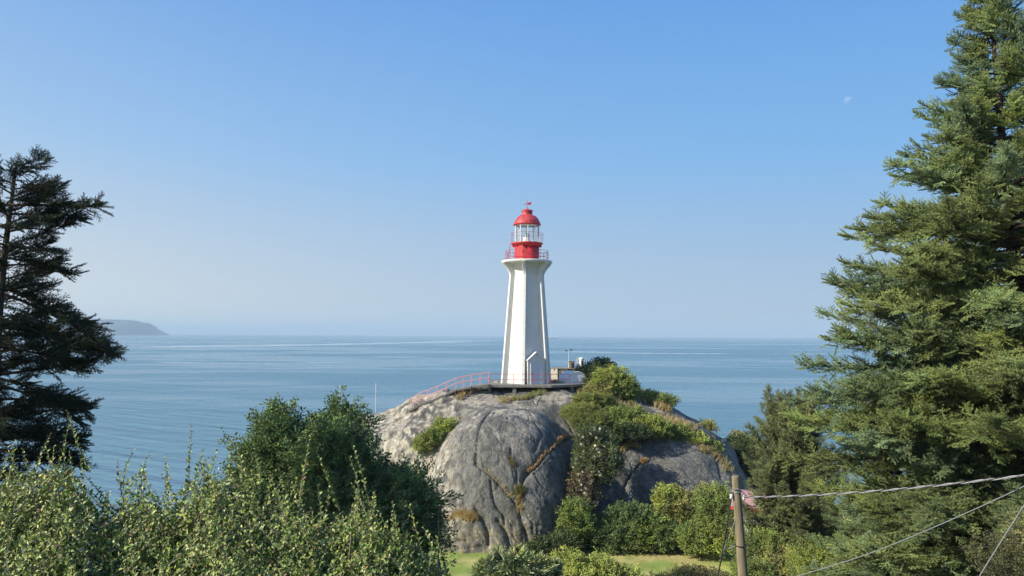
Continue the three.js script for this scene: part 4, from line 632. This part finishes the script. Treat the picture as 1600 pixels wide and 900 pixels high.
// ---------------------------------------------------------------- the near thicket: leafy shoots a few metres from the camera
{
  const edge = [[-40, 712], [0, 712], [50, 708], [90, 700], [125, 720], [150, 760], [185, 785], [205, 750], [240, 745], [280, 750], [310, 730], [345, 712], [385, 735], [430, 752], [500, 772], [560, 775], [610, 790], [650, 822], [685, 862], [705, 905]];
  const top = (x) => { for (let i = 1; i < edge.length; i++) if (x <= edge[i][0]) return lerp(edge[i - 1][1], edge[i][1], (x - edge[i - 1][0]) / (edge[i][0] - edge[i - 1][0])); return 930; };
  const spots = [[40, 'pale-leaved wild shrub in the bottom left corner'], [150, 'pale-leaved wild shrub below the fir, second from the left corner'], [265, 'sunlit pale-leaved shrub under the open gap of sea'], [385, 'pale-leaved wild shrub in front of the twin-topped dark tree'], [510, 'pale-leaved shrub with tall shoots before the dark trees'], [630, 'rightmost pale-leaved shrub of the near thicket']];
  const cols = [[0.340, 0.410, 0.095], [0.295, 0.375, 0.065], [0.400, 0.440, 0.160], [0.210, 0.305, 0.060]], old = [0.105, 0.150, 0.036], yellow = [0.34, 0.26, 0.06], rust = [0.22, 0.12, 0.06];
  spots.forEach(([cx, label], si) => {
    const r = rng(300 + si), base = ground(cx, 8.2), T = thing('wild_shrub', label, 'shrub', base, 'wild shrubs of the near thicket'), L = new Sprigs(), wood = [];
    const shoot = (px, py, D, len, upright, ls = 1) => {
      const tip = at(px, py, D), back = V((r() - 0.5) * (1 - upright) * 3.2, -1, (r() - 0.5) * (1 - upright) * 2.2 + 0.1).normalize(), root = tip.clone().addScaledVector(back, len), m = tip.clone().lerp(root, 0.5).add(V((r() - 0.5) * 0.12, 0, (r() - 0.5) * 0.12));
      const c = new THREE.CatmullRomCurve3([root, m, tip]), n = Math.round(len / 0.021); wood.push(limb([root.clone().sub(base), m.clone().sub(base), tip.clone().sub(base)], 0.0055 + 0.004 * len, 0.0018, 3, 4));
      const cc = cols[Math.floor(r() * cols.length)];
      for (let k = 0; k < n; k++) {
        const t = (k + r()) / n, p = c.getPoint(t), d = c.getTangent(t), a = k * 2.4 + r(), w = V(Math.cos(a), 0.15, Math.sin(a)), dir = w.addScaledVector(d, 0.55 + 0.7 * r()).normalize(), q = r();
        L.add(p.sub(base), dir, SUN.clone().multiplyScalar(0.75).add(V(0, 0.55, 0.15)).add(onSphere(r).multiplyScalar(0.85)), ls * (0.044 + 0.044 * r() * r()) * (1.1 - 0.55 * t * t), tint(q < 0.012 ? yellow : q < 0.03 ? rust : q < 0.36 ? old : cc, r, 0.28, 0.10));
      }
    };
    const w = 74;
    for (let k = 0; k < 560; k++) {
      const px = cx + (r() - 0.5) * 2 * w * 1.05, y0 = top(px), py = y0 + 20 + (940 - y0) * Math.pow(r(), 0.9) + (r() - 0.5) * 24, D = lerp(8.8, 6.6, clamp((py - y0) / 200, 0, 1)) + (r() - 0.5) * 1.2;
      if (py < 960) shoot(px, py, D, 0.35 + 0.35 * r(), 0.2 + 0.3 * r());
    }
    for (let k = 0; k < 9; k++) { const px = cx + (r() - 0.5) * 2 * w, y0 = top(px); shoot(px, y0 - 4 - 26 * r() * r(), 8.6 + (r() - 0.5), 0.5 + 0.3 * r(), 0.6); }
    const tallOnes = { 0: [[105, 642, 8.4, 0.75], [70, 690, 8.2, 0.6], [22, 690, 8, 0.5]], 1: [[183, 718, 8.6, 0.5], [112, 652, 8.3, 0.7]], 2: [[300, 664, 8.8, 0.75], [212, 697, 8.7, 0.5], [258, 712, 8.5, 0.5], [236, 705, 8.5, 0.5]], 3: [[318, 702, 8.6, 0.5], [346, 668, 8.9, 0.6], [352, 676, 8.6, 0.6], [395, 705, 8.6, 0.5]], 4: [[551, 696, 8.2, 0.8], [546, 712, 8.2, 0.7], [496, 708, 8.3, 0.7], [486, 676, 8.4, 0.7], [586, 768, 8, 0.5]], 5: [[612, 800, 7.8, 0.4], [640, 790, 7.8, 0.5], [660, 822, 7.7, 0.4]] }[si];
    for (const [x, y, D, l] of tallOnes) shoot(x, y, D, l, 0.75, 0.95);
    for (let k = 0; k < 7; k++) { const ex = cx + (r() - 0.5) * 110, e = at(ex, Math.max(800, top(ex) + 50) + 60 * r(), 8 + (r() - 0.5)).sub(base), a = V((r() - 0.5) * 0.4, -0.05, (r() - 0.5) * 0.4); wood.push(limb([a, a.clone().lerp(e, 0.5).add(V((r() - 0.5) * 0.3, 0, 0)), e], 0.022, 0.007, 5, 6)); }
    mesh('stems', wood, greyTwig, T); L.build('foliage', singleLeaf, nearLeaf, T);
  });
}
// ---------------------------------------------------------------- white house with red roof behind the pine
{
  const g0 = at(1182, 880, 50), yG = groundY(g0.x, g0.z), H = thing('white_house', 'white house with faded red roof half hidden behind the pine', 'house', V(g0.x, yG, g0.z)); H.rotation.y = -0.35;
  const eave = at(1150, 795, 50).y - yG, wall = std('white_siding', [0.78, 0.77, 0.72], 0.7), roof = std('faded_red_roof', [0.66, 0.36, 0.33], 0.8, { map: speckle });
  mesh('wall', [box(4.6, eave, 5.0, 1.0, eave / 2, -2.5)], wall, H);
  const sh = new THREE.Shape(); sh.moveTo(-3.1, 0); sh.lineTo(0, 0.5); sh.lineTo(3.1, 0); sh.lineTo(3.1, 0.14); sh.lineTo(0, 0.64); sh.lineTo(-3.1, 0.14);
  mesh('roof', new THREE.ExtrudeGeometry(sh, { depth: 5.4, bevelEnabled: false }).rotateY(Math.PI / 2).translate(-1.7, eave - 0.05, -2.5), roof, H);
  const gb = new THREE.Shape(); gb.moveTo(-2.5, 0); gb.lineTo(0, 0.40); gb.lineTo(2.5, 0); mesh('gable', new THREE.ExtrudeGeometry(gb, { depth: 4.5, bevelEnabled: false }).rotateY(Math.PI / 2).translate(-1.25, eave, -2.5), wall, H);
  mesh('fascia', [box(5.4, 0.20, 0.06, 1.0, eave + 0.02, 0.62)], std('red_fascia', [0.50, 0.07, 0.05], 0.5), H);
  for (const x of [0.2, 2.0]) { const w = mesh('window', rbox(1.1, 1.3, 0.08, x, eave - 1.6, 0.03, 0.01), wall, H); mesh('pane', box(0.9, 1.1, 0.03, x, eave - 1.6, 0.075), std('dark_window_glass', [0.03, 0.035, 0.04], 0.1), w); }
}
// ---------------------------------------------------------------- utility pole and wires
{
  const woodMap = (() => { const a = tile(91, 60), b = tile(92, 12); return texture(256, (u, v) => { const k = 0.75 + 0.5 * (a(u, v * 0.08) - 0.5) + 0.25 * (b(u, v) - 0.5); return [k, k, k * 0.96]; }, { repeat: 1.6, repeatY: 0.4 }); })();
  const pw = std('weathered_pole_wood', [0.27, 0.225, 0.145], 0.9, { map: woodMap, bumpMap: woodMap, bumpScale: 0.012 });
  const D = 20, topP = at(1149.5, 745, D), lowP = at(1161, 900, D), dir = lowP.clone().sub(topP).normalize(), base = topP.clone().addScaledVector(dir, (topP.y - groundY(lowP.x, lowP.z) + 0.4) / -dir.y);
  const P = thing('utility_pole', 'weathered leaning wooden utility pole in front of the rock', 'pole', base), t = topP.clone().sub(base);
  mesh('post', limb([V(0, 0, 0), t.clone().multiplyScalar(0.5), t], 0.155, 0.105, 16, 8), pw, P);
  const up = t.clone().normalize(); mesh('post_top', new THREE.CylinderGeometry(0.085, 0.106, 0.035, 16).applyQuaternion(new THREE.Quaternion().setFromUnitVectors(V(0, 1, 0), up)).translate(t.x, t.y + 0.012, t.z), pw, P);
  const on = (py) => { const s = (py - 745) / 155; return at(lerp(1149.5, 1161, s), py, D).sub(base); };
  const steel = std('galvanised_steel', [0.45, 0.46, 0.47], 0.4, { metalness: 0.7 }), black = std('black_cable', [0.025, 0.025, 0.025], 0.6), alu = std('weathered_aluminium_wire', [0.20, 0.205, 0.21], 0.6), porcelain = std('porcelain', [0.62, 0.62, 0.60], 0.3);
  const band = (py, r) => new THREE.TorusGeometry(r, 0.014, 5, 24).rotateX(Math.PI / 2).translate(...on(py).toArray());
  mesh('clamp_band', band(768, 0.125), steel, P); mesh('clamp_band', band(852, 0.155), black, P);
  const a = on(776).add(V(0.16, 0, 0.05)), b = on(776).add(V(-0.17, 0.02, 0.05));
  mesh('insulator', lathe([[0, -0.07], [0.045, -0.07], [0.05, -0.03], [0.03, -0.02], [0.03, 0.02], [0.05, 0.03], [0.045, 0.07], [0, 0.07]], 12).translate(a.x, a.y, a.z), porcelain, P); mesh('insulator', lathe([[0, -0.06], [0.04, -0.06], [0.045, 0.05], [0, 0.06]], 12).translate(b.x, b.y, b.z), porcelain, P);
  mesh('jumper_wire', limb([b.clone(), b.clone().add(V(-0.06, 0.16, 0.05)), on(764).add(V(0, 0.03, 0.16)), a.clone().add(V(0.02, 0.08, 0.06)), a.clone().add(V(0.10, -0.01, 0.03))], 0.011, 0.011, 5, 24), alu, P);
  mesh('cable_loop', limb([a.clone(), a.clone().add(V(0.30, -0.02, 0)), a.clone().add(V(0.40, -0.14, 0)), a.clone().add(V(0.28, -0.25, 0)), a.clone().add(V(0.10, -0.20, 0.05))], 0.014, 0.014, 5, 24), black, P);
  mesh('side_bolt', bar(on(853).add(V(-0.14, 0, 0)), on(856).add(V(-0.36, -0.03, 0)), 0.014), steel, P);
  // twisted service cable, running toward the camera as it leaves to the right
  const s0 = a.clone().add(base), s1 = at(1640, 738, 12.5), C = thing('service_cable', 'twisted grey and black overhead cable running from the pole to the right', 'cable', s0), line = (t, o, s) => s0.clone().lerp(s1, t).add(V(0, -0.10 * 4 * t * (1 - t), 0)).sub(s0), turns = 13;
  for (let k = 0; k < 3; k++) { const pts = []; for (let i = 0; i <= 220; i++) { const q = i / 220, an = q * turns * 6.283 + k * 2.094; pts.push(line(q).add(V(0, Math.sin(an) * 0.013, Math.cos(an) * 0.013))); } mesh('strand', limb(pts, 0.011, 0.011, 6, 420), k === 0 ? alu : k === 1 ? std('grey_cable', [0.30, 0.30, 0.31], 0.5) : black, C); }
  const wire = (label, p, r, m) => { const o = p[0], W = thing('overhead_wire', label, 'wire', o); mesh('strand', limb(p.map((q) => q.clone().sub(o)), r, r, 6, 40), m, W); mesh('end_clamp', new THREE.CylinderGeometry(r * 1.8, r * 1.8, 0.06, 8).translate(0, 0, 0), steel, W); };
  wire('grey wire crossing diagonally low in front of the spruce', [at(1645, 738, 13), at(1560, 779, 13.6), at(1450, 828, 14.5), at(1350, 868, 15.4), at(1240, 902, 16.4), at(1100, 940, 17.6)], 0.009, alu);
  wire('steep pale wire in the lower right corner', [at(1640, 728, 12), at(1600, 790, 12), at(1567, 842, 12), at(1500, 950, 12)], 0.008, alu);
  wire('dark guy cable running down the left side of the pole', [on(770).add(base).add(V(-0.14, 0, 0.03)), at(1139, 800, D), at(1131, 850, D), at(1122, 900, D), at(1114, 950, D)], 0.022, black);
  wire('thin grey guy wire meeting the dark cable left of the pole', [on(812).add(base).add(V(-0.11, 0, 0.04)), at(1140, 838, D), at(1131, 860, D + 0.1), at(1121, 905, D + 0.1), at(1113, 950, D + 0.1)], 0.012, alu);
}
// two thin masts standing behind the dark trees, and the furled cloth on its pole below them
{
  const wm = std('white_mast', [0.7, 0.7, 0.7], 0.4);
  for (const [px, top, label] of [[527, 606, 'thin white mast above the left dark tree top'], [584, 602, 'thin white mast at the left end of the rock']]) { const b = at(px, 800, 60), y = groundY(b.x, b.z), M = thing('thin_mast', label, 'mast', V(b.x, y, b.z), 'thin masts behind the dark trees'); const h = at(px, top, 60).y - y; mesh('pole', bar(V(0, -0.2, 0), V(0, h, 0), 0.035, 0.02, 8), wm, M); mesh('tip', new THREE.ConeGeometry(0.04, 0.3, 8).translate(0, h + 0.1, 0), wm, M); }
  const b = ground(688, 24), tp = at(688, 795, 24), h = tp.y - b.y, U = thing('furled_umbrella', 'dark furled cloth on a thin pole below the dark tree', 'umbrella', b), dk = std('dark_cloth', [0.02, 0.022, 0.035], 0.9);
  mesh('pole', bar(V(0, -0.1, 0), V(0, h, 0), 0.022, 0.014, 8), darkMetal, U);
  const cy = at(688, 868, 24).y - b.y; mesh('cloth', lathe([[0.02, cy], [0.07, cy - 0.15], [0.13, cy - 0.5], [0.16, cy - 0.9], [0.11, cy - 1.3], [0.17, cy - 1.6], [0.04, cy - 1.62]], 10), dk, U);
}
renderer.render(scene, camera);
